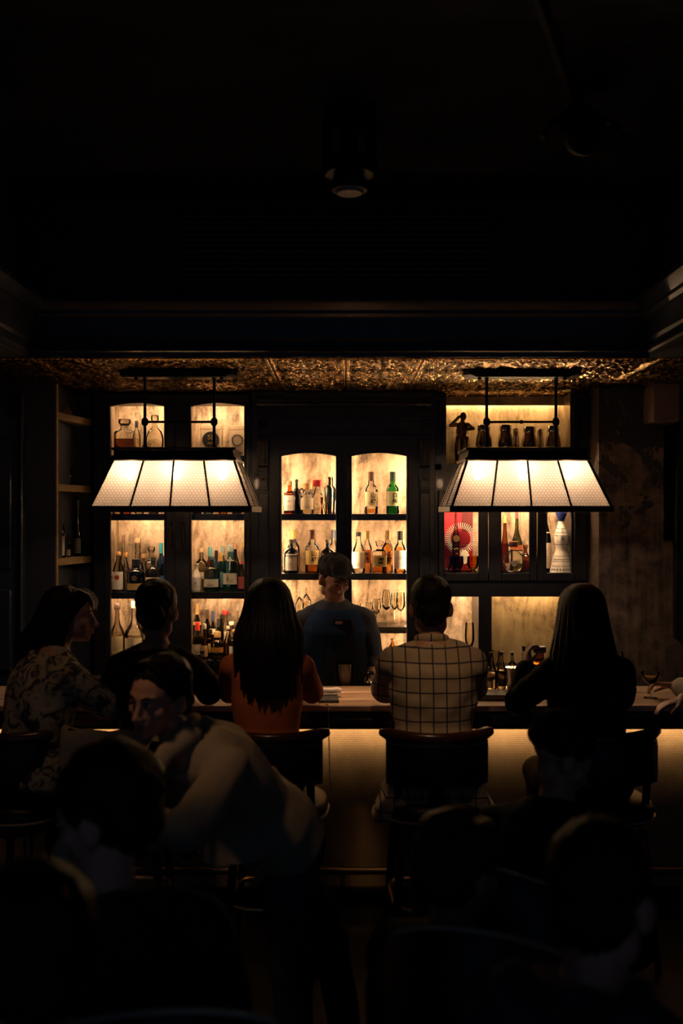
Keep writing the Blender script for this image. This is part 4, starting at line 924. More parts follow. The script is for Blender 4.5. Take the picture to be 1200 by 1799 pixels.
for px, d, pt, l in ((526, FR, 1039, 'lidded glass jar with a pointed knob, front one left of the bartender'), (538, MD, 1033, 'lidded glass jar with a pointed knob, taller one behind')):
    R = 8 / F * d; H = Z(pt, d) - T1
    j = thing('glass_jar', l, 'jar', (X(px, d), d, T1 + .0005), group='lidded glass jars')
    MB().lathe([(0, 0), (R, 0), (R, .62 * H), (.96 * R, .62 * H), (.96 * R, .01), (0, .01)], seg=20).build('jar_body', M['crystal'], j, rel=True)
    li = MB().lathe([(0, .62 * H), (1.1 * R, .62 * H), (1.0 * R, .68 * H), (.3 * R, .82 * H), (.12 * R, .84 * H), (0, .84 * H)], seg=20).build('lid', M['crystal'], j, rel=True)
    MB().lathe([(0, .83 * H), (.22 * R, .86 * H), (.28 * R, .91 * H), (.15 * R, .95 * H), (.12 * R, 1.0 * H), (0, H)], seg=12).build('knob', M['crystal'], li, rel=True)
for i, px in enumerate((508, 560, 640, 690)):
    bottle(px, MD, ZB, 16, 1122, 'slope', '%s bottle on the lowest centre shelf behind the bartender' % ('short amber', 'short dark', 'short clear', 'short golden')[i], gl=('amber_glass', 'dark_glass', 'clear_glass', 'honey_glass')[i], group=G)
# -- right cabinet: top niche
GN = 'shaker tins in the top right niche'
for px, d, wp, pt, l in ((812, 6.87, 28, 752, 'shouldered dark metal shaker behind the bronze figure'), (850, 6.74, 29, 747, 'first shouldered shaker right of the bronze figure'), (888, 6.74, 27, 747, 'second shouldered shaker right of the bronze figure'), (906, 6.85, 13, 753, 'small slim shaker behind the second shouldered one'), (930, 6.74, 27, 750, 'third shouldered shaker right of the bronze figure'), (949, 6.85, 13, 754, 'small slim shaker behind the third shouldered one'), (972, 6.74, 27, 749, 'last shouldered shaker at the right end of the niche')):
    shaker(px, d, RZN, wp, pt, l, M['dark_chrome'], kind=1, group=GN)
# -- right cabinet: small glass doors
RZ = RZR; G = 'bottles behind the small glass doors'
bx = thing('gift_box', 'bright red flat gift box standing behind the small left glass door', 'box', (X(803, 6.9), 6.9, RZ + .0005))
MB().box(X(776, 6.9) - bx.location.x, X(831, 6.9) - bx.location.x, 0, .035, 0, .52).build('carton', plain('red_card', (.42, .015, .03), .5), bx, rel=True, bevel=.003)
MB().box(X(776, 6.9) - bx.location.x, X(831, 6.9) - bx.location.x, -.002, 0, .175, .180).build('gold_line', M['gold_foil'], bx, rel=True)
MB().box(X(812, 6.9) - bx.location.x, X(830, 6.9) - bx.location.x, -.004, 0, .27, .52).build('dark_panel', plain('dark_red', (.12, .012, .012), .5), bx, rel=True)
pl = thing('cut_glass_plate', 'round cut-glass plate with radiating spokes in front of the red box', 'plate', (X(809, 6.84), 6.84, RZ + .0005))
rp = 28 / F * 6.84; sp_ = MB()
zc_ = Z(946, 6.84) - RZ
for k in range(44):
    a = 2 * PI * k / 44
    sp_.tube([(rp * r * math.cos(a), -.006 * r, zc_ + rp * r * math.sin(a)) for r in (.62, .8, 1.0)], [.0014, .0024, .002], 5)
sp_.build('spokes', M['ceramic'], pl, rel=True)
e = MB().lathe([(0, 0), (rp * .6, 0), (rp, .008), (rp, .011), (rp * .58, .004), (0, .004)], seg=40).build('disc', M['crystal'], pl, rel=True); e.rotation_euler = (PI / 2, 0, 0); e.location = (0, .004, zc_)
MB().box(-.05, .05, .002, .02, 0, zc_ - rp * .85).build('stand', M['crystal'], pl, rel=True)
bt = bottle(801, 6.76, RZ, 13, 880, 'long', 'slim bottle with a gold medallion before the cut-glass plate', gl='frost_glass', liq='pale_spirit', fill=.45, cap=('capsule', (.10, .10, .05)), emblem=('gold_foil', .022, .47), group=G)
cdm = thing('label_card', 'cream oval card beside the gold medallion bottle', 'card', (X(816, 6.79), 6.79, RZ + .10))
MB().lathe([(0, 0), (.032, 0), (.032, .003), (0, .003)], seg=24).build('card', M['paper'], cdm, rel=True); cdm.children[0].rotation_euler = (PI / 2, 0, 0); cdm.children[0].scale = (1.0, 1.5, 1)
MB().box(-.03, .03, 0, .05, -.10, -.04).build('card_stand', M['crystal'], cdm, rel=True)
for px, m_, l in ((784, 'clear_glass', 'clear cut tumbler at the left edge of the small left door'), (804, 'violet_cup', 'violet glass tumbler behind the small left glass door'), (831, 'amber_cup', 'amber glass tumbler behind the small left glass door')):
    R = 10.5 / F * FR; t = thing('tumbler', l, 'glass', (X(px, FR), FR, RZ + .0005), group='coloured tumblers')
    MB().lathe([(0, 0), (.5 * R, 0), (.42 * R, .012), (.3 * R, .016), (.75 * R, .03), (R, .06), (.96 * R, .108), (.92 * R, .108), (.95 * R, .06), (.68 * R, .034), (0, .024)], seg=24).build('cup', M[m_], t, rel=True)
    MB().lathe([(0, 0), (.6 * R, 0), (.6 * R, .006), (0, .008)], seg=20).build('foot', M[m_], t, rel=True)
bottle(908, 6.80, RZ, 21, 898, 'long', 'yellow-green bottle with a red neck behind the small middle door', gl='olive_glass', cap=('capsule', (.50, .05, .05)), lab=((.65, .5, .3), .9), lz=(.14, .34), band=(.36, .44, (.45, .12, .04)), group=G)
db = bottle(902, FR, RZ, 38, 951, 'disc', 'round disc bottle of clear spirit with a blue neck and round label', liq='water_spirit', fill=.3, sy=.45, cap=('wide', (.12, .04, .03)), emblem=(  'sketch', .020, .30), group=G)
MB().lathe([(.0088 * 2.4, .15), (.0088 * 2.5, .152), (.0088 * 2.5, .176), (.0088 * 2.4, .178)], seg=16).build('neck_ribbon', plain('blue_ribbon', (.01, .10, .20), .5), db, rel=True) if False else None
bottle(887, 6.84, RZ, 15, 905, 'taper', 'amber wicker-patterned bottle at the left of the small middle door', gl='amber_glass', liq='rum', fill=.5, cap=('capsule', GLD), group=G)
bottle(923, 6.84, RZ, 20, 957, 'round', 'amber bottle with dark wooden stopper behind the disc bottle', gl='amber_glass', liq='rum', fill=.4, cap=('wide', (.12, .05, .03)), group=G)
# white ceramic bottle with blue print
cb = thing('ceramic_bottle', 'white hourglass ceramic bottle with blue printed pattern and blue stopper', 'bottle', (X(986, FR), FR, RZ + .0005))
R = 20 / F * FR; H = Z(916, FR) - RZ
cpf = [(1, 0), (.98, .03), (.74, .28), (.56, .40), (.47, .46), (.56, .54), (.62, .64), (.58, .74), (.42, .86), (.28, .95), (.26, 1.0)]
MB().lathe([(0, 0)] + [(r * R, z * H) for r, z in cpf] + [(0, H)], seg=32).build('ceramic_body', M['ceramic'], cb, rel=True, smooth=60)
MB().lathe([(0, H), (.24 * R, H), (.5 * R, H + .05), (.5 * R, H + .06), (.3 * R, H + .085), (0, H + .09)], seg=16).build('stopper', plain('cobalt', (.02, .03, .16), .3), cb, rel=True)
pt_ = MB()
for (z, cnt, s_) in ((.06, 9, .005), (.13, 16, .0026), (.22, 14, .003), (.26, 12, .0034), (.32, 14, .0026), (.55, 12, .0026), (.60, 2, .003), (.72, 10, .003), (.78, 10, .0028), (.86, 8, .003)):
    for k in range(cnt):
        a = -PI / 2 + (k - (cnt - 1) / 2) * 2.6 / cnt; r = radius_at(cpf, z) * R
        pt_.ball((r * math.cos(a), r * math.sin(a), z * H), (s_, s_, s_ * 1.3), 6, 5)
for k in range(16):
    a = 2 * PI * k / 16; u, w_ = .013 * math.cos(a), .02 * math.sin(a)
    pt_.ball((u, -(radius_at(cpf, .64) * R) - .0005, .655 * H + w_), .0022, 6, 5)
pt_.ball((0, -(radius_at(cpf, .64) * R) + .001, .655 * H), (.006, .002, .009), 8, 6)
pt_.build('blue_print', M['cap_cobalt'] if 'cap_cobalt' in M else M['cobalt'], cb, rel=True)['kind'] = 'stuff'
bottle(958, 6.83, RZ, 20, 893, 'slope', 'dark bottle with a patterned white label left of the ceramic bottle', gl='black_glass', cap=('cork', BLK), lab=(.6, .52, .42), lz=(.05, .62), group=G)
stemglass(825, 6.70, .92, 17, 1094, 'tall wine glass in the lit lower niche behind the man in the checked jacket', 'wine', None)
# -- bronze figure
st = thing('bronze_statuette', 'small bronze figure with raised bent arms in the top right niche', 'statue', (X(812, 6.68), 6.68, RZN + .0005))
q = MB(); h = Z(724, 6.68) - RZN
q.lathe([(0, 0), (.05, 0), (.05, .012), (.04, .02), (0, .02)], seg=20)
for sx_ in (-1, 1): q.limb([(sx_ * .018, 0, .02), (sx_ * .017, -.006, .09), (sx_ * .02, 0, .165)], [.011, .015, .022], 10)
q.tube([(0, 0, .15), (0, .002, .18), (0, 0, .205), (0, -.002, .24), (0, 0, .262)], [.034, .030, .026, .036, .024], 14, flat=.7)
q.limb([(0, 0, .26), (.004, -.003, .285)], [.014, .013]); q.ball((.006, -.006, .302), (.021, .025, .027))
q.limb([(-.036, 0, .25), (-.072, -.01, .245), (-.022, -.016, .298)], [.014, .011, .009], 10)
q.limb([(.036, 0, .25), (.068, -.018, .225), (.004, -.042, .215)], [.014, .011, .009], 10)
q.v = [(a * h / .33, b * h / .33, c * h / .33) for a, b, c in q.v]
q.build('figure', M['bronze'], st, rel=True, smooth=60)
# -- left alcove shelves
G = 'bottles on the left alcove shelves'
def alc(u, w_, zi, wpx, hm, typ, label, **k):
    p_ = obl(u, w_, 0); d = p_.y; px = CX + p_.x / d * F
    return bottle(px, d, SHZ[zi], wpx, CY - (SHZ[zi] + hm - HC) / d * F, typ, label, group=G, **k)
alc(.22, .10, 1, 16, .30, 'wine', 'dark wine bottle with a tan capsule alone on the alcove shelf', gl='black_glass', cap=('capsule', (.40, .26, .13)))
alc(.34, .08, 1, 10, .19, 'round', 'small dark flask bottle beside the lone wine bottle', gl='dark_glass', cap=('cork', BLK))
alc(.06, .06, 2, 13, .28, 'wine', 'white-labelled bottle with red cap, first on the lower alcove shelf', gl='dark_glass', cap=('capsule', (.35, .08, .05)), lab=CRM, lz=(.06, .6))
alc(.12, .14, 2, 14, .34, 'wine', 'tall bottle with a tan capsule behind the alcove row', gl='dark_glass', cap=('capsule', (.42, .30, .16)), lab=CRM, lz=(.06, .5))
alc(.17, .05, 2, 14, .28, 'wine', 'pale-labelled bottle with red cap, second on the lower alcove shelf', gl='dark_glass', cap=('capsule', (.36, .08, .05)), lab=(.55, .5, .38), lz=(.05, .62))
alc(.28, .06, 2, 11, .20, 'round', 'short dark bottle in the middle of the lower alcove shelf', gl='dark_glass', cap=('cork', BLK), lab=(.4, .3, .18), lz=(.05, .25))
alc(.36, .10, 2, 11, .21, 'round', 'short black bottle right of the middle on the lower alcove shelf', gl='black_glass', cap=('cork', BLK))
alc(.44, .07, 2, 15, .37, 'taper', 'tall tapering wine bottle at the right end of the alcove shelf', gl='black_glass', cap=('capsule', (.16, .12, .08)), lab=(.35, .30, .26), lz=(.05, .32))
bk = thing('framed_board', 'mottled board leaning on the top alcove shelf', 'picture', obl(.16, .06, SHZ[0]))
v0 = [obl(u, w_, SHZ[0] + z) - bk.location for u, w_, z in ((.03, .03, .001), (.30, .03, .001), (.22, .12, .24), (.03, .12, .24), (.03, .05, .001), (.30, .05, .001), (.22, .14, .24), (.03, .14, .24))]
MB().add(v0, [(0, 1, 2, 3), (7, 6, 5, 4), (0, 4, 5, 1), (1, 5, 6, 2), (2, 6, 7, 3), (3, 7, 4, 0)]).build('board', plain('mottled', (.16, .09, .05), .6, bump=(30, .5)), bk, rel=True)
for k in range(5):
    p_ = obl(.40, .10, SHZ[3] + .001 + k * .016); bw = thing('bowl', 'white bowl, number %s up the small stack on the alcove shelf' % ('one', 'two', 'three', 'four', 'five')[k], 'bowl', p_, group='stacked bowls')
    MB().lathe([(0, 0), (.03, 0), (.032, .006), (.055, .02), (.062, .03), (.059, .03), (.05, .02), (.03, .009), (0, .008)], seg=24).build('bowl_body', M['ceramic'], bw, rel=True)
# -- on the bar counter
G = 'small bottles on the bar counter'
BD = 5.14
bottle(863, BD, ZBAR, 20, 1146, 'round', 'small clear mixer bottle with a black stopper, nearest the checked jacket', liq='pale_spirit', fill=.45, cap=('taper', BLK), group=G)
bottle(881, BD + .02, ZBAR, 16, 1145, 'slope', 'small frosted mixer bottle with a black stopper beside the metal tumbler', gl='frost_glass', liq='pale_spirit', fill=.5, cap=('taper', BLK), group=G)
bottle(900, BD + .07, ZBAR, 17, 1146, 'dome', 'small pale bottle with a black stopper behind the metal tumbler', gl='frost_glass', liq='juice', fill=.5, cap=('taper', BLK), group=G)
bottle(920, BD + .04, ZBAR, 17, 1135, 'round', 'taller amber mixer bottle with a black stopper right of the metal tumbler', gl='clear_glass', liq='juice', fill=.55, cap=('taper', BLK), group=G)
bottle(948, BD, ZBAR, 38, 1136, 'square', 'square dark amber bottle with a plum label on the bar', gl='amber_glass', liq='dark_spirit', fill=.6, p=6, sy=.7, cap=('wide', BLK), lab=((.07, .035, .05), .7), lz=(.08, .48), text=[('BITTERS', .009, 0, 0)], tcol='gold_foil', group=G)
mt = thing('metal_tumbler', 'plain metal mixing tumbler among the small bottles on the bar', 'tumbler', (X(903, BD - .04), BD - .04, ZBAR + .0005))
MB().lathe([(0, 0), (.034, 0), (.043, .118), (.041, .118), (.032, .004), (0, .004)], seg=26).build('cup', M['steel'], mt, rel=True)
MB().lathe([(.042, .116), (.045, .117), (.045, .121), (.042, .121)], seg=26).build('rolled_rim', M['steel'], mt, rel=True)
stemglass(871, 5.2, ZBAR, 14, 1143, 'coupe glass behind the small clear mixer bottle', 'coupe', None)
stemglass(1087, 5.12, ZBAR, 18, 1145, 'balloon wine glass beside the long-haired woman in black', 'wine', None)
bg = thing('menu_book', 'thick dark leather menu lying on the bar beside the checked jacket', 'menu', (X(876, 4.9), 4.9, ZBAR + .0005), -.06)
MB().box(-.105, .105, -.075, .075, 0, .004).build('back_cover', M['leather'], bg, rel=True)
MB().box(-.100, .100, -.070, .070, .004, .022).build('pages', plain('old_pages', (.25, .2, .14), .8), bg, rel=True)
MB().box(-.107, .107, -.077, .077, .022, .028).build('front_cover', plain('menu_cover', (.035, .03, .036), .45, bump=(120, .2)), bg, rel=True, bevel=.002)
hm = thing('folder', 'slim black folder under the white napkin on the bar', 'menu', (X(577, 4.82), 4.82, ZBAR + .0005), .05)
MB().box(-.05, .05, -.05, .145, 0, .008).build('cover', M['leather'], hm, rel=True, bevel=.002)
MB().box(-.047, .047, -.047, .142, .008, .012).build('sheet', plain('dark_sheet', (.03, .03, .035), .5), hm, rel=True)
np_ = thing('napkin', 'rolled white cloth napkin lying on the bar by the orange sweater', 'napkin', (X(580, 4.93), 4.93, ZBAR + .0135), .1)
MB().tube([(-.055, 0, .016), (-.03, .004, .019), (0, -.002, .018), (.035, .002, .020), (.055, 0, .016)], [.014, .017, .017, .018, .013], 12, flat=.85).build('roll', M['white_cloth'], np_, rel=True)
MB().box(-.05, .05, -.02, .03, 0, .006).build('fold', M['white_cloth'], np_, rel=True, bevel=.002)
# drinks behind the counter
mg = thing('mixing_glass', 'double-walled mixing glass with amber drink behind the counter', 'glass', (X(606, 5.34), 5.34, .9005))
hh = Z(1165, 5.34) - .90
MB().lathe([(0, 0), (.040, 0), (.042, .01), (.052, hh), (.050, hh), (.040, .012), (0, .01)], seg=28).build('outer_wall', M['clear_glass'], mg, rel=True)
MB().lathe([(0, .10), (.02, .11), (.034, .14), (.042, .18), (.045, hh - .06), (0, hh - .06)], seg=24).build('drink', M['juice'], mg, rel=True)
MB().lathe([(0, .095), (.022, .105), (.037, .138), (.045, .18), (.049, hh), (.047, hh)], seg=24).build('inner_wall', M['crystal'], mg, rel=True)
MB().lathe([(.0495, hh - .002), (.053, hh - .001), (.053, hh + .002), (.0495, hh + .002)], seg=28).build('rim', M['crystal'], mg, rel=True)
s2 = shaker(652, 5.34, .90, 30, 1180, 'small bright steel cocktail shaker behind the counter', M['steel'])
# strap hanging from the bar edge
cs = thing('hanging_chain', 'long thin chain hanging from the bar edge beside the left bar stool', 'chain', (X(568, 4.66), 4.66, .35))
pth = [Vector((X(572, 4.76), 4.74, ZBAR + .004)), Vector((X(576, 4.70), 4.705, ZBAR + .005)), Vector((X(577, 4.68), 4.685, ZBAR - .01)), Vector((X(578, 4.67), 4.675, .9)), Vector((X(580, 4.67), 4.672, .68)), Vector((X(580, 4.67), 4.672, .5)), Vector((X(577, 4.66), 4.665, .36))]
full = []
for a, b in zip(pth, pth[1:]):
    nseg = max(1, int((b - a).length / .013)); full += [a.lerp(b, i / nseg) for i in range(nseg)]
lnk = MB().tube([(0, .0035 * math.cos(t) * 1.0, .0085 * math.sin(t)) for t in [2 * PI * k / 8 for k in range(8)]], .0015, 5, closed=True)
lme = bpy.data.meshes.new('link'); lme.from_pydata(lnk.v, [], lnk.f); lme.materials.append(M['brass']); lme.shade_smooth()
for i, p_ in enumerate(full):
    o = bpy.data.objects.new('link', lme); COL.objects.link(o); o.parent = cs; o.location = p_ - cs.location
    t_ = (full[min(i + 1, len(full) - 1)] - full[max(i - 1, 0)]).normalized()
    o.rotation_euler = (t_.to_track_quat('Z', 'Y').to_matrix() @ Matrix.Rotation(PI / 2 * (i % 2), 3, 'Z')).to_euler()
MB().ball(full[-1] - Vector((0, 0, .02)), (.008, .008, .014), 10, 7).build('end_weight', M['brass'], cs)

# ================================================================== stools and chairs
def bar_stool(label, x, y, rz, group='bar stools along the counter'):
    s = thing('bar_stool', label, 'bar stool', (x, y, 0), rz, group)
    W = .235
    def arc(t, r=0.0, k=1.0): # t in -1..1 across the back; the back curves round the sitter
        return Vector((t * (W + r) * k, -.21 - r + .10 * t * t, 0))
    # top rail
    MB().tube([arc(t) + Vector((0, 0, 1.0 + .012 * t * t)) for t in np.linspace(-1.03, 1.03, 17)], [.012] + [.022] * 15 + [.014], 12, flat=1.25).build('top_rail', M['stool_wood'], s, rel=True, smooth=60)
    # padded back
    rr = []
    for t in np.linspace(-.93, .93, 15):
        c = arc(t); k = 1 - .05 * abs(t)
        rr.append([c + Vector((0, dy, z)) for dy, z in ((-.022, .985), (-.030, .96), (-.030, .83), (-.022, .80), (.018, .80), (.026, .83), (.026, .96), (.018, .985))])
    MB().rings(rr).build('backrest', M['leather'], s, rel=True, smooth=60)
    nl = MB()
    for t in np.linspace(-.9, .9, 40):
        for z in (.972, .812): nl.ball(arc(t) + Vector((0, -.030, z)), .0042, 6, 5)
    for z in np.linspace(.83, .955, 9):
        for t in (-.915, .915): nl.ball(arc(t) + Vector((0, -.030, z)), .0042, 6, 5)
    nl.build('nail_heads', M['nail'], s, rel=True)['kind'] = 'stuff'
    for sx_ in (-1, 1):
        a = arc(sx_ * .72)
        MB().tube([a + Vector((0, .0, .82)), a + Vector((0, .02, .70)), a + Vector((-sx_ * .01, .04, .62))], .018, 8).build('back_post', M['stool_wood'], s, rel=True)
    MB().lathe([(0, .615), (.20, .615), (.225, .63), (.235, .665), (.225, .70), (.19, .718), (0, .722)], seg=32, p=2.6).build('seat', M['leather'], s, rel=True, smooth=60)
    MB().tube([(.236 * math.copysign(abs(math.cos(t)) ** .77, math.cos(t)), .236 * math.copysign(abs(math.sin(t)) ** .77, math.sin(t)), .648) for t in [2 * PI * k / 32 for k in range(32)]], .006, 6, closed=True).build('seat_piping', M['leather_trim'], s, rel=True)
    MB().lathe([(0, .56), (.14, .56), (.19, .615), (0, .616)], seg=24).build('seat_frame', M['stool_wood'], s, rel=True)
    for sx_ in (-1, 1):
        for sy_ in (-1, 1):
            MB().tube([(sx_ * .15, sy_ * .15, .60), (sx_ * .175, sy_ * .175, .30), (sx_ * .20, sy_ * .20, 0)], [.021, .018, .014], 8).build('leg', M['stool_wood'], s, rel=True)
    MB().tube([(.195 * math.cos(t), .195 * math.sin(t) , .27) if False else (.185 * math.copysign(abs(math.cos(t)) ** .4, math.cos(t)), .185 * math.copysign(abs(math.sin(t)) ** .4, math.sin(t)), .27) for t in [2 * PI * k / 32 for k in range(32)]], .010, 8, closed=True).build('footrest', M['brass'], s, rel=True)
    return s
DST = 4.42
bar_stool('dark leather bar stool under the woman in the patterned blouse', -1.44, DST, -.3)
st2 = bar_stool('bar stool with a beige coat over its back, under the person in black', -.97, DST, .05)
bar_stool('dark leather bar stool under the woman in the orange sweater', X(480, 4.3), DST, -.04)
bar_stool('dark leather bar stool under the man in the checked jacket', X(765, 4.3), DST, .04)
bar_stool('dark leather bar stool under the long-haired woman in black', 1.12, DST, .1)
bar_stool('dark leather bar stool at the right edge, under the person holding a coupe', 1.86, DST, .2)
# coat draped over the back of a stool
co = thing('draped_coat', 'beige coat draped over a stool back beside the leaning woman', 'coat', (-.97, DST - .22, .7))
rr = []
for t in np.linspace(-1.06, 1.06, 25):
    w_ = .235 * t; yb = .01 + .10 * t * t; f_ = .010 * math.sin(t * 11) + .006 * math.sin(t * 23)
    zb_ = -.02 + .03 * math.sin(t * 5)
    rr.append([(w_, yb - .045 - f_, zb_), (w_, yb - .050 - f_, .15), (w_, yb - .046 - f_ * .4, .27), (w_, yb - .030, .325 + f_ * .3), (w_, yb, .34 + f_ * .3), (w_, yb + .034, .322), (w_, yb + .046, .27), (w_, yb + .05, .10), (w_, yb + .040, .10), (w_, yb + .036, .26), (w_, yb + .02, .31), (w_, yb, .327), (w_, yb - .02, .31), (w_, yb - .036, .26), (w_, yb - .040 - f_, .15), (w_, yb - .035 - f_, zb_)])
MB().rings(rr).build('coat_body', M['beige_cloth'], co, rel=True, smooth=80)
MB().tube([(.18, -.05, .30), (.20, -.085, .20), (.19, -.09, .08), (.17, -.085, -.05)], [.035, .045, .045, .04], 12, flat=.5).build('sleeve', M['beige_cloth'], co, rel=True, smooth=80)

def barrel_chair(label, x, y, rz, ztop=1.02, W=.25):
    c = thing('barrel_chair', label, 'chair', (x, y, 0), rz, 'round-backed chairs in the foreground')
    zs = .47
    def pt(a, r, z): return Vector((r * math.cos(a), r * math.sin(a) * .95, z))
    angs = np.linspace(PI * 1.0, PI * 2.0, 21)        # the back opens towards +y
    def top(a): return zs + (ztop - zs) * (.72 + .28 * math.sin(a - PI))
    rr = []
    for a in angs:
        t = top(a); rr.append([pt(a, W, zs - .1), pt(a, W + .012, (zs + t) / 2), pt(a, W + .005, t - .02), pt(a, W - .02, t), pt(a, W - .045, t - .02), pt(a, W - .055, (zs + t) / 2), pt(a, W - .05, zs - .1)])
    MB().rings(rr).build('backrest', M['leather'], c, rel=True, smooth=60)
    MB().tube([pt(a, W - .006, top(a) - .002) for a in angs], .0055, 8).build('rim_piping', M['leather_trim'], c, rel=True)
    MB().lathe([(0, zs - .09), (W - .05, zs - .09), (W - .045, zs - .02), (W - .08, zs), (0, zs + .005)], seg=28).build('seat', M['leather'], c, rel=True, smooth=60)
    for sx_ in (-1, 1):
        for sy_ in (-1, 1): MB().tube([(sx_ * .15, sy_ * .15, zs - .08), (sx_ * .19, sy_ * .19, 0)], [.02, .012], 8).build('leg', M['stool_wood'], c, rel=True)
    return c

# ================================================================== people
def V3(*a): return Vector(a)
DIM = {'m': dict(hip=.168, waist=.152, chest=.178, sh=.178, bh=.120, bw=.108, bc=.122, arm=(.054, .046, .043, .030), leg=(.085, .062, .056, .040), hd=1.0),
       'f': dict(hip=.172, waist=.128, chest=.150, sh=.158, bh=.120, bw=.092, bc=.108, arm=(.046, .039, .036, .025), leg=(.084, .060, .053, .036), hd=.96)}
def remesh(mb, vox, it=4, fac=.5):
    me = bpy.data.meshes.new('tmp'); me.from_pydata([tuple(p) for p in mb.v], [], mb.f); me.update()
    ob = bpy.data.objects.new('tmp', me); COL.objects.link(ob)
    r = ob.modifiers.new('r', 'REMESH'); r.mode = 'VOXEL'; r.voxel_size = vox; r.use_smooth_shade = True
    if it: s_ = ob.modifiers.new('s', 'SMOOTH'); s_.factor = fac; s_.iterations = it
    dg = bpy.context.evaluated_depsgraph_get(); out = bpy.data.meshes.new_from_object(ob.evaluated_get(dg))
    bpy.data.objects.remove(ob); bpy.data.meshes.remove(me); return out
def folds(me, amp, freq=30, seed=0, stretch=(1, 1, .45)):
    n = len(me.vertices); co_ = np.empty(n * 3); me.vertices.foreach_get('co', co_); co_ = co_.reshape(-1, 3)
    nr = np.empty(n * 3); me.vertex_normals.foreach_get('vector', nr); nr = nr.reshape(-1, 3)
    r = np.random.RandomState(seed); h = np.zeros(n); q = co_ * np.array(stretch)
    wob = .05 * np.sin(co_ @ r.normal(0, 9, 3))
    for k in range(7):
        dv = r.normal(0, 1, 3); dv /= np.linalg.norm(dv); f = freq * (.5 + 1.3 * r.rand())
        h += np.abs(np.sin((q @ dv + wob) * f + r.rand() * 6)) ** 1.6 - .5
    co_ = co_ + nr * (h / 2.2 * amp)[:, None]
    me.vertices.foreach_set('co', co_.ravel()); me.update()

def torso(mb, J, D, off=0.0, lo=0, hi=8, flare=None):
    Pv, C, N = J['P'], J['C'], J['N']; lh, ls = J['lh'], J['ls']
    u0 = (C - Pv).normalized(); u1 = (N - C).normalized()
    st = [(Pv - u0 * .11, .12, .10, 0), (Pv - u0 * .03, D['hip'], D['bh'], 0), (Pv + u0 * .07, D['hip'] * .97, D['bh'] * .97, .1),
          (Pv.lerp(C, .48), D['waist'], D['bw'], .4), (Pv.lerp(C, .78), D['chest'] * .96, D['bc'] * .98, .8), (C + u1 * .02, D['chest'], D['bc'], 1), (C.lerp(N, .42), D['sh'] * .90, D['bc'] * .84, 1), (C.lerp(N, .76), D['sh'] * .60, .076, 1), (N, .062, .060, 1)]
    rr = []
    for i, (c, a, b, t) in enumerate(st):
        if i < lo or i > hi: continue
        u = u0.lerp(u1, t).normalized(); L = lh.lerp(ls, t); L = (L - u * L.dot(u)).normalized(); Fw = u.cross(L)
        a += off; b += off
        rr.append([c + L * (a * math.copysign(abs(math.cos(w_)) ** .85, math.cos(w_))) + Fw * (b * math.sin(w_)) for w_ in [2 * PI * k / 20 for k in range(20)]])
    mb.rings(rr)
def shoulders(J, D):
    c = J['C'].lerp(J['N'], .40); return c - J['ls'] * D['sh'], c + J['ls'] * D['sh']
def arms(mb, J, D, off=0.0, upto=1.0, sides=(0, 1)):
    S = shoulders(J, D)
    for i in sides:
        E, Wr = (J['EL'], J['WL']) if i == 0 else (J['ER'], J['WR'])
        mb.limb([J['N'].lerp(J['C'], .18), S[i]], [.045 + off * .6, D['arm'][0] + off])
        if upto <= .55: mb.limb([S[i], S[i].lerp(E, upto / .5)], [D['arm'][0] + off, D['arm'][1] + off * 1.5])
        else:
            k = (upto - .5) / .5
            mb.limb([S[i], E], [D['arm'][0] + off, D['arm'][1] + off]); mb.limb([E, E.lerp(Wr, k)], [D['arm'][2] + off, D['arm'][2] + (D['arm'][3] - D['arm'][2]) * k + off])
def legs(mb, J, D, off=0.0, upto=1.0):
    for s_, K, A in ((-1, J['KL'], J['AL']), (1, J['KR'], J['AR'])):
        h = J['P'] + J['lh'] * (s_ * .088) - V3(0, 0, .02)
        mb.limb([h, K], [D['leg'][0] + off, D['leg'][1] + off]); mb.limb([K, K.lerp(A, upto)], [D['leg'][2] + off, D['leg'][3] + off * 1.4])
def foot(mb, A, fwd, off=0.0):
    f = V3(fwd.x, fwd.y, 0).normalized()
    mb.limb([A + V3(0, 0, -.03), A + f * .05 + V3(0, 0, -.045), A + f * .16 + V3(0, 0, -.058)], [.038 + off, .036 + off, .028 + off])
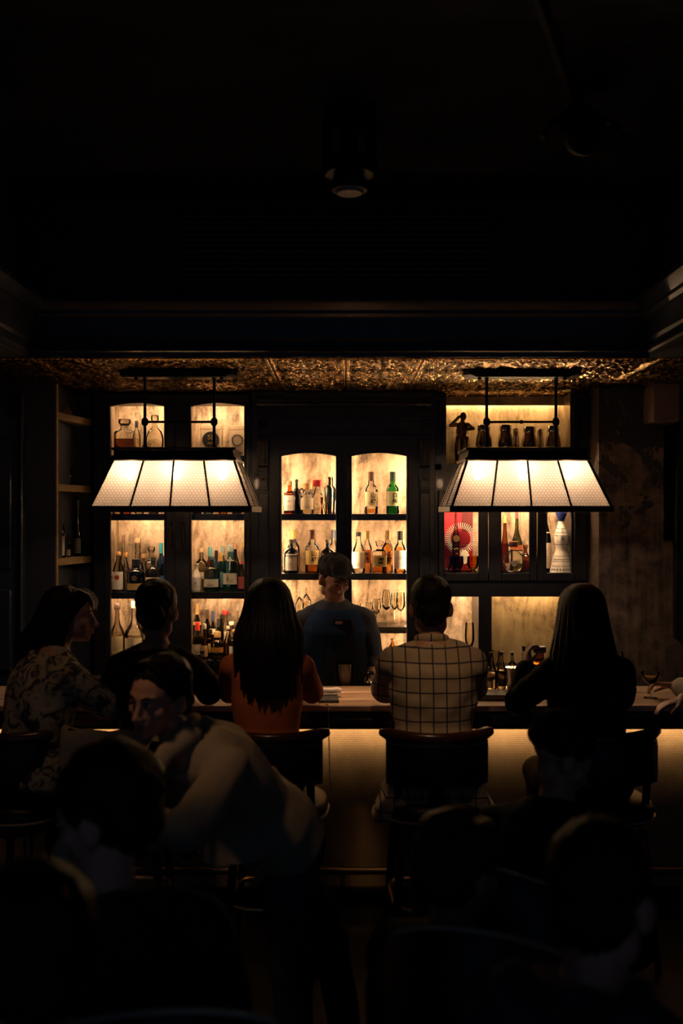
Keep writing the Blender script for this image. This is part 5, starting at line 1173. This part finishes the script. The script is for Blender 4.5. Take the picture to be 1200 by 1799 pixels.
def hand(mb, Wr, f, up, side, curl=.5, k=1.0, spread=.12):
    """palm, four fingers and a thumb; f along the hand, up = back of the hand, side = +1 thumb on +lat"""
    f = f.normalized(); up = (up - f * up.dot(f)).normalized(); lat = f.cross(up) * side
    rr = []
    for t, w_, h in ((0, .026, .017), (.25, .034, .017), (.6, .041, .015), (.95, .041, .012), (1.05, .036, .009)):
        c = Wr + f * (.088 * t * k); rr.append([c + lat * (w_ * k * math.cos(a)) + up * (h * k * math.sin(a)) for a in [2 * PI * j / 12 for j in range(12)]])
    mb.rings(rr)
    for i, (o_, ln, r) in enumerate(((.030, .072, .0088), (.010, .080, .0090), (-.010, .075, .0086), (-.029, .058, .0078))):
        p_ = Wr + f * (.082 * k) + lat * (o_ * k); a = curl * .55; pts = [p_]
        dl = lat * (o_ * spread * 4)
        for q, (sl_, ca) in enumerate(((.45, .8), (.32, 1.0), (.25, .7))):
            dr_ = (f * math.cos(a) - up * math.sin(a) + dl * .6).normalized(); pts.append(pts[-1] + dr_ * (ln * sl_ * k)); a += curl * ca
        mb.limb(pts, [r * k, r * k, r * .93 * k, r * .8 * k], 8)
    b = Wr + f * (.022 * k) + lat * (.026 * k)
    d1 = (f * .62 + lat * .70 - up * .28).normalized(); d2 = (f * .90 + lat * .20 - up * (.25 + .4 * curl)).normalized()
    mb.limb([b, b + d1 * (.038 * k), b + d1 * (.038 * k) + d2 * (.032 * k), b + d1 * (.038 * k) + d2 * (.056 * k)], [.0145 * k, .0108 * k, .0098 * k, .008 * k], 8)
def head_prims(mb, Mh, k=1.0, fem=False):
    def T(p): return Mh @ (Vector(p) * k)
    R3 = Mh.to_3x3()
    def el(c, r, M3=None): mb.ball(T(c), [q * k for q in r], 18, 12, R3 @ M3 if M3 else R3)
    el((0, -.018, .038), (.076, .096, .084)); el((0, .028, .02), (.066, .062, .075)); el((0, .026, -.038), (.060, .064, .076))
    el((0, .040, -.082), (.042 if fem else .048, .044, .032)); el((0, .074, -.101), (.016, .014, .014))
    for s_ in (-1, 1):
        el((s_ * .046, .056, -.026), (.021, .022, .022)); el((s_ * .031, .079, .004), (.016, .012, .010))
        el((s_ * .052, -.002, -.072), (.016, .026, .030))
        el((s_ * .082, -.014, -.012), (.011, .024, .034), Matrix.Rotation(s_ * -.4, 3, 'Z')); el((s_ * .073, -.005, -.025), (.010, .012, .018))
        mb.limb([T((s_ * .012, .088, .022)), T((s_ * .045, .072, .024))], [.010 * k, .008 * k], 8)
        el((s_ * .011, .102, -.041), (.0085, .009, .007))
    mb.limb([T((0, .088, .008)), T((0, .100, -.018)), T((0, .112, -.038))], [.0085 * k, .0095 * k, .0115 * k], 10)
    el((0, .090, -.0625), (.022, .012, .0062)); el((0, .089, -.074), (.019, .011, .0066))
def Rm(yaw=0, pitch=0, roll=0): # degrees; pitch > 0 looks down
    return Matrix.Rotation(math.radians(yaw), 4, 'Z') @ Matrix.Rotation(math.radians(-pitch), 4, 'X') @ Matrix.Rotation(math.radians(roll), 4, 'Y')

def person(label, base, yaw, J, body='m', skin='skin', vox=.0085, head=(0, 0, 0), top=None, bottom='dark_trousers', hands=(), face=False, shoes=True, name='person', kh=1.0):
    """J: joints in the person's frame (x right, y ahead, z up)"""
    D = DIM[body]; J = {a: Vector(b) for a, b in J.items()}
    J.setdefault('lh', V3(1, 0, 0)); J.setdefault('ls', V3(1, 0, 0)); J['lh'].normalize(); J['ls'].normalize()
    pr = thing(name, label, 'person', (base[0], base[1], 0), yaw)
    Mh = Matrix.Translation(J['H']) @ Rm(*head)
    mb = MB(); torso(mb, J, D); arms(mb, J, D); legs(mb, J, D); head_prims(mb, Mh, D['hd'] * kh, body == 'f')
    mb.limb([J['N'] - (J['N'] - J['C']) * .15, J['N'].lerp(J['H'], .45), J['H'] + Mh.to_3x3() @ V3(0, -.012, -.05)], [.060, .054 if body == 'm' else .047, .052 if body == 'm' else .045])
    hd = dict(hands)
    for i, key in enumerate(('L', 'R')):
        Wr, E = J['W' + key], J['E' + key]; h = hd.get(key, dict())
        f = Vector(h.get('f', tuple((Wr - E).normalized()))); hand(mb, Wr, f, Vector(h.get('up', (0, 0, 1))), -1 if (key == 'R') else 1, h.get('curl', .5), .98 if body == 'm' else .9)
    for K, A in ((J['KL'], J['AL']), (J['KR'], J['AR'])): foot(mb, A, V3(*J.get('toe', (0, 1, 0))))
    bo = mesh_obj('body', remesh(mb, vox, 3), M[skin], pr, smooth=180)
    if bottom:
        mb = MB(); torso(mb, J, D, .012, 0, 3); legs(mb, J, D, .012, .97); me = remesh(mb, .012, 3); folds(me, .006, 26, 3)
        mesh_obj('trousers', me, M[bottom], pr, smooth=180)
    if shoes:
        for A in (J['AL'], J['AR']):
            mb = MB(); foot(mb, A, V3(*J.get('toe', (0, 1, 0))), .010); mesh_obj('shoe', remesh(mb, .009, 2), M['leather'], pr, smooth=180)
    if top:
        mb = MB(); off = top.get('off', .016); torso(mb, J, D, off, top.get('lo', 1), 8 if top.get('collar') else 7); arms(mb, J, D, off * .9, top.get('sleeve', .96))
        for pp, rr_ in top.get('extra', ()): mb.limb([Vector(p_) for p_ in pp], rr_)
        for rings_ in top.get('lofts', ()): mb.rings([[Vector(p_) for p_ in r_] for r_ in rings_])
        me = remesh(mb, top.get('vox', .010), 4); folds(me, top.get('fold', .007), top.get('freq', 26), top.get('seed', 1))
        mesh_obj(top.get('name', 'jacket'), me, M[top['mat']], pr, smooth=180)
    if face:
        def T(p): return Mh @ (Vector(p) * D['hd'] * kh)
        R3 = Mh.to_3x3()
        for s_ in (-1, 1):
            e = MB().ball(T((s_ * .031, .083, .003)), (.0115, .0095, .0062), 12, 8, R3).build('eye', M['eye_white'], pr, rel=True, smooth=180)
            MB().ball(T((s_ * .031, .0915, .003)), (.0052, .0022, .0052), 10, 7, R3).build('iris', M['iris'], e, rel=True, smooth=180)
            MB().tube([T((s_ * .015, .097, .023)), T((s_ * .031, .0925, .029)), T((s_ * .049, .078, .025))], [.003, .0036, .0018], 6).build('eyebrow', M['hair_black'], pr, rel=True)
            MB().tube([T((s_ * .019, .0905, .005)), T((s_ * .031, .0935, .0105)), T((s_ * .044, .084, .005))], .0016, 5).build('eyelash', M['hair_black'], pr, rel=True)
        MB().ball(T((0, .0935, -.063)), (.019, .009, .0048), 14, 8, R3).ball(T((0, .0925, -.0735)), (.0165, .009, .0055), 14, 8, R3).build('lips', M['lip'], pr, rel=True, smooth=180)
    pr['_h'] = 0; del pr['_h']
    return pr, J, Mh, D

def short_hair(pr, Mh, k, m_, seed=1, vol=0.0, amp=.004, extra=(), vox=.006, freq=70):
    mb = MB(); R3 = Mh.to_3x3()
    def T(p): return Mh @ (Vector(p) * k)
    mb.ball(T((0, -.026, .048)), [q * k for q in (.083 + vol, .099 + vol, .086 + vol)], 20, 14, R3)
    mb.ball(T((0, -.052, -.012)), [q * k for q in (.071 + vol * .6, .066 + vol * .6, .072)], 18, 12, R3)
    for c, r in extra: mb.ball(T(c), [q * k for q in r], 16, 10, R3)
    me = remesh(mb, vox, 3); folds(me, amp, freq, seed, (1, 1, .35)); return mesh_obj('hair', me, M[m_], pr, smooth=180)
def long_hair(pr, Mh, k, m_, length, zmin, back=-.10, width=.12, seed=3, n=90, front=.6, drape=(0, 0, 0)):
    """cap on the scalp plus locks that follow the skull and then hang"""
    mb = MB(); R3 = Mh.to_3x3(); r = random.Random(seed)
    def T(p): return Mh @ (Vector(p) * k)
    cap = MB(); cap.ball(T((0, -.024, .044)), [q * k for q in (.084, .100, .086)], 20, 14, R3)
    cap.ball(T((0, -.055, -.03)), [q * k for q in (.078, .066, .085)], 18, 12, R3)
    me = remesh(cap, .008, 3); mb.add([tuple(v_.co) for v_ in me.vertices], [tuple(p_.vertices) for p_ in me.polygons]); bpy.data.meshes.remove(me)
    yaw = math.atan2(R3[1][1], R3[0][1]) - PI / 2
    for i in range(n):
        t = (i + .5) / n; a = -PI / 2 + (t - .5) * 2 * PI * front + r.uniform(-.05, .05)   # 0 = right, -90 = back
        cx_, cy_ = math.cos(a), math.sin(a); pts = []; lay = r.uniform(0, .012)
        for q in (.15, .45, .8, 1.15, 1.45):
            pts.append(T((.088 * math.sin(q) * cx_, -.026 + (.104 * math.sin(q)) * cy_, .040 + .092 * math.cos(q))) )
        end = pts[-1]; ln = length * r.uniform(.93, 1.04)
        s0 = Vector((cx_, cy_, 0)); tx = r.uniform(-1, 1) * .012
        tgt = Mh.translation + Matrix.Rotation(yaw, 3, 'Z') @ Vector((cx_ * width * (.75 + .25 * abs(cx_)) + tx, min(cy_ * .09, .02) + back * (.4 + .6 * max(0, -cy_)) + lay, 0)) + Vector(drape)
        for q in np.linspace(.16, 1, 9):
            w_ = min(1, q * 2.0); w_ = w_ * w_ * (3 - 2 * w_)
            x_ = end.x + (tgt.x - end.x) * w_ + .006 * math.sin(q * 5 + i); y_ = end.y + (tgt.y - end.y) * w_
            pts.append(Vector((x_, y_, end.z - ln * q)))
        rad = [.006, .012, .014, .015, .015] + [.0155 - .006 * q for q in np.linspace(.16, 1, 9)]; rad[-1] = .004
        mb.tube(pts, rad, 7, flat=.55)
    return mb.build('hair', M[m_], pr, rel=True, smooth=70)
def seated(lean=.08, hs=.72, elbow=.24, wr=.12, reach=.42, up=0.0, tilt=0.0):
    return dict(P=(0, 0, hs + .09), C=(tilt, lean * .55, hs + .47 + up), N=(tilt * 1.3, lean, hs + .66 + up), H=(tilt * 1.4, lean + .035, hs + .795 + up),
                EL=(-elbow, .20 + lean * .6, hs + .40), ER=(elbow, .20 + lean * .6, hs + .40), WL=(-wr, reach + lean * .4, hs + .385), WR=(wr, reach + lean * .4, hs + .385),
                KL=(-.12, .40, hs + .03), KR=(.12, .40, hs + .03), AL=(-.11, .34, .385), AR=(.11, .34, .385), toe=(0, 1, 0))
DP = 4.42
# --- man in the checked jacket
J = seated(.10, .735, .205, .10, .43)
flare = []
for sx_ in (-1, 1):
    flare.append([[(sx_ * x_, y_, .86) for x_, y_ in ((.02, -.15), (.17, -.15), (.19, .02), (.02, .02))], [(sx_ * x_, y_, .74) for x_, y_ in ((.03, -.17), (.22, -.16), (.235, .02), (.04, .02))], [(sx_ * x_, y_, .64) for x_, y_ in ((.07, -.17), (.275, -.15), (.285, .0), (.10, .0))]])
pr, Jm, Mh, D = person('man seen from behind in a cream checked jacket, sitting at the bar', (X(762, DP), DP), 0.0, J, 'm', head=(-4, 6, 0), top=dict(mat='windowpane', off=.022, fold=.010, freq=15, seed=5, lofts=flare), kh=1.08)
short_hair(pr, Mh, 1.09, 'hair_brown', 4, .002, .003, freq=110)
MB().tube([Jm['N'] + V3(.068 * math.cos(t), .0 + .062 * math.sin(t), -.008 - .014 * math.sin(t)) for t in np.linspace(PI * .82, PI * 2.18, 18)], [.008] + [.013] * 16 + [.008], 10, flat=1.5).build('collar', M['windowpane'], pr, rel=True, smooth=80)
# --- woman in the orange sweater
J = seated(.09, .72, .195, .10, .40)
pr, Jm, Mh, D = person('woman seen from behind in an orange sweater with long dark hair', (X(468, DP), DP), 0.0, J, 'f', head=(6, 4, 0), top=dict(mat='rust_knit', off=.016, fold=.004, freq=16, seed=2, sleeve=.9, name='sweater'), kh=1.08)
long_hair(pr, Mh, 1.13, 'hair_black', .43, 0, back=-.15, width=.145, seed=3, n=110, front=.64)
# --- person in black with hair pinned up
J = seated(.10, .715, .235, .10, .42)
pr, Jm, Mh, D = person('person in a black t-shirt with dark hair pinned low, sitting at the bar', (X(268, DP), DP), 0.03, J, 'f', head=(-6, 8, 0), top=dict(mat='black_cloth', off=.022, fold=.005, sleeve=.46, seed=8, name='t_shirt'), kh=1.10)
short_hair(pr, Mh, 1.09, 'hair_brown', 9, .004, .003, extra=[((0, -.105, -.015), (.062, .040, .030)), ((0, -.112, .012), (.05, .03, .014))])
# --- woman at the left in the patterned blouse
J = seated(.20, .70, .22, .10, .30)
J.update(ls=(.95, -.31, 0), ER=(.26, .19, 1.10), WR=(.18, .37, 1.09), WL=(-.04, .40, 1.09), EL=(-.22, .22, 1.10), N=(.02, .17, 1.36), H=(.05, .24, 1.49), C=(0, .09, 1.16))
pr, Jm, Mh, D = person('woman in profile in a patterned blouse with long black hair, far left at the bar', (X(48, 4.32), 4.34), math.radians(-20), J, 'f', head=(-62, 2, 0), top=dict(mat='floral', off=.026, fold=.010, freq=22, seed=6, name='blouse'), face=True, vox=.007, kh=1.06)
long_hair(pr, Mh, 1.05, 'hair_black', .42, 0, back=-.16, width=.10, seed=5, front=.60)
fr = MB()
for k in range(16):
    a = -.05 + (k - 7.5) * .011; fr.tube([Mh @ Vector(q) for q in ((a * .8, .03, .122), (a, .075, .10), (a * 1.1, .098, .062), (a * 1.15, .099, .034 - abs(a) * .2))], [.006, .008, .007, .002], 6, flat=.5)
fr.build('fringe', M['hair_black'], pr, rel=True)
MB().tube([Mh @ (Vector((.080, -.004 + .004 * math.sin(t), -.058 + .014 * math.cos(t)))) for t in np.linspace(0, 2 * PI, 12)[:-1]], .0016, 6, closed=True).build('earring', M['steel'], pr, rel=True)
# --- long-haired woman in black at the right
J = seated(.10, .70, .24, .12, .42)
J.update(EL=(-.27, .20, 1.10), WL=(-.20, .30, 1.24))
pr, Jm, Mh, D = person('long-haired woman in black seen from behind, right of the checked jacket', (X(1035, DP), DP - .05), .12, J, 'f', head=(-10, 2, 0), top=dict(mat='black_cloth', off=.028, fold=.006, seed=4, name='sweater'), hands=dict(L=dict(f=(.1, .1, 1), up=(-1, 0, 0), curl=1.0)), kh=1.06)
long_hair(pr, Mh, 1.12, 'hair_brown', .62, 0, back=-.16, width=.14, seed=8, n=110, front=.66)
# --- person at the right edge with a coupe
J = seated(.16, .71, .24, .12, .42)
bx_, by_ = 1.90, 4.42
J.update(EL=(-.20, .24, 1.10), WL=(X(1178, 4.86) - bx_ + .02, 4.84 - by_, 1.118), ER=(.10, .34, 1.085), WR=(X(1196, 4.66) - bx_ + .02, 4.70 - by_ - .02, 1.085))
J['ER'] = (-.02, .10, 1.06)
pr, Jm, Mh, D = person('person in tan sleeves at the right edge, hands on the bar holding a coupe', (bx_, by_), .0, J, 'm', skin='skin_dark', vox=.006, head=(35, 6, 0), top=dict(mat='sleeve_tan', off=.020, fold=.006, seed=12, sleeve=.93, name='shirt'), hands=dict(L=dict(f=(-.92, .25, .12), up=(-.1, .2, 1), curl=.75), R=dict(f=(-.95, -.05, -.25), up=(0, 0, 1), curl=.35)))
short_hair(pr, Mh, 1.0, 'hair_black', 14)
cg = stemglass(1143, 4.90, ZBAR, 33, 1181, 'wide coupe glass with a pale drink in the hand at the right edge', 'coupe', None, 'clear_glass', 'juice')
# --- bartender
J = dict(P=(0, 0, .95), C=(.0, .05, 1.27), N=(-.0, .06, 1.46), H=(.0, .11, 1.585), EL=(-.235, .05, 1.12), ER=(.235, .06, 1.12), WL=(-.20, .20, .98), WR=(.17, .22, .98),
         KL=(-.10, .03, .50), KR=(.10, .02, .50), AL=(-.11, 0, .085), AR=(.11, 0, .085))
pr, Jm, Mh, D = person('bartender in a blue waistcoat and soft cap looking down behind the bar', (X(588, 5.80), 5.82), PI, J, 'm', skin='skin_dark', head=(28, 24, 0), vox=.008, top=dict(mat='shirt_grey', off=.012, fold=.007, seed=21, sleeve=.62, collar=True, name='shirt'), face=True)
mb = MB(); torso(mb, Jm, D, .024, 1, 7); me = remesh(mb, .010, 3); folds(me, .004, 20, 4); mesh_obj('waistcoat', me, M['vest_blue'], pr, smooth=180)
mb = MB()
rr = [[(x_ - .045, y_, z_) for x_, y_ in ((-w_, .10), (-w_ * .6, d_), (w_ * .6, d_), (w_, .10), (w_ * .6, d_ - .012), (-w_ * .6, d_ - .012))] for z_, w_, d_ in ((.45, .19, .17), (.90, .18, .168), (1.2, .14, .182), (1.36, .08, .19))]
MB().rings(rr).build('apron', M['apron'], pr, rel=True, smooth=60)
MB().box(-.045, -.005, .198, .203, 1.335, 1.352).build('name_tag', M['brass'], pr, rel=True)
short_hair(pr, Mh, 1.0, 'hair_black', 31)
mb = MB(); R3 = Mh.to_3x3()
mb.ball(Mh @ V3(0, -.018, .078), (.096, .112, .062), 20, 12, R3); mb.ball(Mh @ V3(0, -.03, .045), (.089, .104, .04), 20, 12, R3)
mb.ball(Mh @ V3(0, .085, .062), (.070, .05, .010), 18, 8, R3)
me = remesh(mb, .007, 3); folds(me, .006, 60, 7); mesh_obj('cap', me, M['hat_cloth'], pr, smooth=180)
MB().tube([Vector(Jm['WL']) + V3(-.03 * math.cos(t), .012 * math.sin(t) - .02, .035 + .03 * math.sin(t)) for t in np.linspace(0, 2 * PI, 14)[:-1]], .004, 6, closed=True).build('bracelet', M['brass'], pr, rel=True)
# --- woman leaning over in a beige jacket (joints measured in the room)
def rel(p, b): return Vector((p[0] - b[0], p[1] - b[1], p[2]))
b0 = (-.20, 3.28)
J = dict(P=(-.215, 3.28, .90), C=(-.395, 3.13, 1.15), N=(-.515, 3.03, 1.275), H=(-.555, 2.985, 1.405), EL=(-.425, 2.72, 1.09), WL=(-.545, 2.86, 1.055), ER=(-.70, 3.12, 1.04), WR=(-.82, 2.98, .93),
         KL=(-.17, 3.20, .49), KR=(-.05, 3.42, .49), AL=(-.14, 3.22, .085), AR=(.02, 3.46, .085))
J = {k_: tuple(rel(p_, b0)) for k_, p_ in J.items()}
J.update(ls=(-.62, .78, .05), lh=(-.45, .88, 0), toe=(-1, -.2, 0))
AG = [2 * PI * k_ / 16 for k_ in range(16)]
hem = [[[tuple(rel(p_, b0)) for p_ in [(-.345 + .125 * math.cos(t_), 3.20 + .165 * math.sin(t_), 1.08 + .05 * math.cos(t_)) for t_ in AG]],
        [tuple(rel(p_, b0)) for p_ in [(-.325 + .145 * math.cos(t_), 3.21 + .18 * math.sin(t_), .99 + .05 * math.cos(t_)) for t_ in AG]],
        [tuple(rel(p_, b0)) for p_ in [(-.315 + .15 * math.cos(t_), 3.21 + .185 * math.sin(t_), .90 + .035 * math.cos(t_ - .6)) for t_ in AG]]]]
pr, Jm, Mh, D = person('woman in a beige jacket and jeans leaning over towards the left in the aisle', b0, 0.0, J, 'f', head=(150, 8, -4), vox=.0055, bottom='jeans', face=True,
    top=dict(mat='beige_cloth', off=.028, fold=.014, freq=17, seed=17, sleeve=.97, vox=.009, lofts=hem), hands=dict(L=dict(up=(.2, -.5, 1), curl=.8)))
short_hair(pr, Mh, .955, 'hair_black', 41, .002, .0025, extra=[((0, -.125, -.045), (.036, .036, .04))], freq=90)
hl = MB()
for s_ in (-1, 1):
    for k in range(10): hl.tube([Mh @ (Vector(q) * .96) for q in ((s_ * .002, .055, .128), (s_ * (.030 + k * .002), .052 - k * .010, .120 - k * .001), (s_ * (.066 + k * .001), .040 - k * .012, .075), (s_ * .083, .020 - k * .008, .025), (s_ * .070, -.075, -.02))], [.005, .010, .011, .009, .004], 6, flat=.5)
hl.build('parted_hair', M['hair_black'], pr, rel=True, smooth=70)
MB().ball(Mh @ V3(-.080, -.004, -.055), .006, 8, 6).build('earring', M['steel'], pr, rel=True)
for dx, zz in ((0, 0), ):  # collar and open front of the jacket
    n_ = Jm['N']; ls = Jm['ls']; fw = V3(-.78, -.62, 0)
    cl_ = MB().tube([n_ + ls * .085 + fw * .015 + V3(0, 0, .005), n_ + ls * .02 - fw * .075 + V3(0, 0, .045), n_ - ls * .075 - fw * .02 + V3(0, 0, .035), n_ - ls * .075 + fw * .07 + V3(0, 0, -.02), n_ - ls * .055 + fw * .145 + V3(0, 0, -.13)], [.026, .032, .034, .028, .018], 10, flat=.5)
    cl_.build('collar', M['beige_cloth'], pr, rel=True, smooth=80)
    sh_ = MB()
    c_ = n_ + fw * .118 + V3(0, 0, -.10)
    sh_.tube([n_ + fw * .055 + V3(0, 0, -.01), n_ + fw * .128 + V3(.02, 0, -.10), n_ + fw * .135 + V3(.06, .02, -.21), n_ + fw * .10 + V3(.12, .05, -.30)], [.03, .042, .045, .04], 10, flat=.45)
    sh_.build('top', M['black_cloth'], pr, rel=True, smooth=80)
# --- people in the dark foreground
def sitter(label, px, py_top, d, yaw, head, body='m', mat_='black_cloth', hair=('hair_black', 1, 0.0), kh=1.0, face=False, skin='skin_dark', name_='jacket', hood=False, lean=.05, extra=()):
    ztop = Z(py_top, d); hs = ztop - .905 - lean * 0; J = seated(lean, hs, .22, .14, .36)
    J.update(WL=(-.14, .36, hs + .30), WR=(.14, .36, hs + .30), EL=(-.25, .14, hs + .30), ER=(.25, .14, hs + .30), AL=(-.11, .36, .09), AR=(.11, .36, .09))
    x_ = X(px, d); b = (x_ - (-math.sin(yaw)) * (lean + .03), d - math.cos(yaw) * (lean + .03))
    pr, Jm, Mh, D = person(label, b, yaw, J, body, skin=skin, vox=.0075, head=head, kh=kh, face=face, top=dict(mat=mat_, off=.030, fold=.008, seed=len(label), name=name_, collar=True, extra=extra))
    if hood:
        MB().tube([Jm['N'] + V3(.115 * math.cos(t), -.055 + .085 * math.sin(t), -.015 + .03 * math.sin(t)) for t in np.linspace(PI * .95, PI * 2.05, 12)], [.03] + [.045] * 10 + [.03], 10).build('hood', M[mat_], pr, rel=True, smooth=80)
    return pr, Jm, Mh, D
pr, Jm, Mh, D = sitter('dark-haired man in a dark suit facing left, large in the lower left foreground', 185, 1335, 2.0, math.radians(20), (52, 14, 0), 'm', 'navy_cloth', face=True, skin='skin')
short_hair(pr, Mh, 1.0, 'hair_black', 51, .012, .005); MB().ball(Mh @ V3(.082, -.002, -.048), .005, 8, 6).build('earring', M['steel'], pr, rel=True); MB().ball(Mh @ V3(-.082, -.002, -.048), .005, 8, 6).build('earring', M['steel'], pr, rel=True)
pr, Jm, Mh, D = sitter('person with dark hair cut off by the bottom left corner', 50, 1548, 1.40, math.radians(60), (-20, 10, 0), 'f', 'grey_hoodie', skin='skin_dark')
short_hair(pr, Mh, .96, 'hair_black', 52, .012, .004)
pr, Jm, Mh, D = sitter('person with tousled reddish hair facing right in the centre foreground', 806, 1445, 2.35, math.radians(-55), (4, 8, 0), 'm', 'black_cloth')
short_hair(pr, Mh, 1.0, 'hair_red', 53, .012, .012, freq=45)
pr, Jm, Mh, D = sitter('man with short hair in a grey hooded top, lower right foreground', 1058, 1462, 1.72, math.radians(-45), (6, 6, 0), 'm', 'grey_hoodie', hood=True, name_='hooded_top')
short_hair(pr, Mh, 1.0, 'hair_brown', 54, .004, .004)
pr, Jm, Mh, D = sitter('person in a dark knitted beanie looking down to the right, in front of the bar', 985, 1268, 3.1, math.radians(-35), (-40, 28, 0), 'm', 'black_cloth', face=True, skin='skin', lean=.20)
mb = MB(); R3 = Mh.to_3x3(); mb.ball(Mh @ V3(0, -.022, .062), (.094, .112, .078), 20, 12, R3); mb.ball(Mh @ V3(0, -.03, .028), (.091, .104, .045), 20, 12, R3)
me = remesh(mb, .008, 2); folds(me, .003, 120, 3, (1, 1, .05)); mesh_obj('beanie', me, M['navy_cloth'], pr, smooth=180)
barrel_chair('round-backed chair with pale piping behind the man in the dark suit', -.36, 1.90, .15, 1.12, .255)
barrel_chair('round-backed chair with pale piping behind the person with reddish hair', .345, 2.26, -.35, 1.10)
barrel_chair('round-backed chair with pale piping, farther one left of the reddish hair', .49, 2.95, -.6, 1.0, .28)
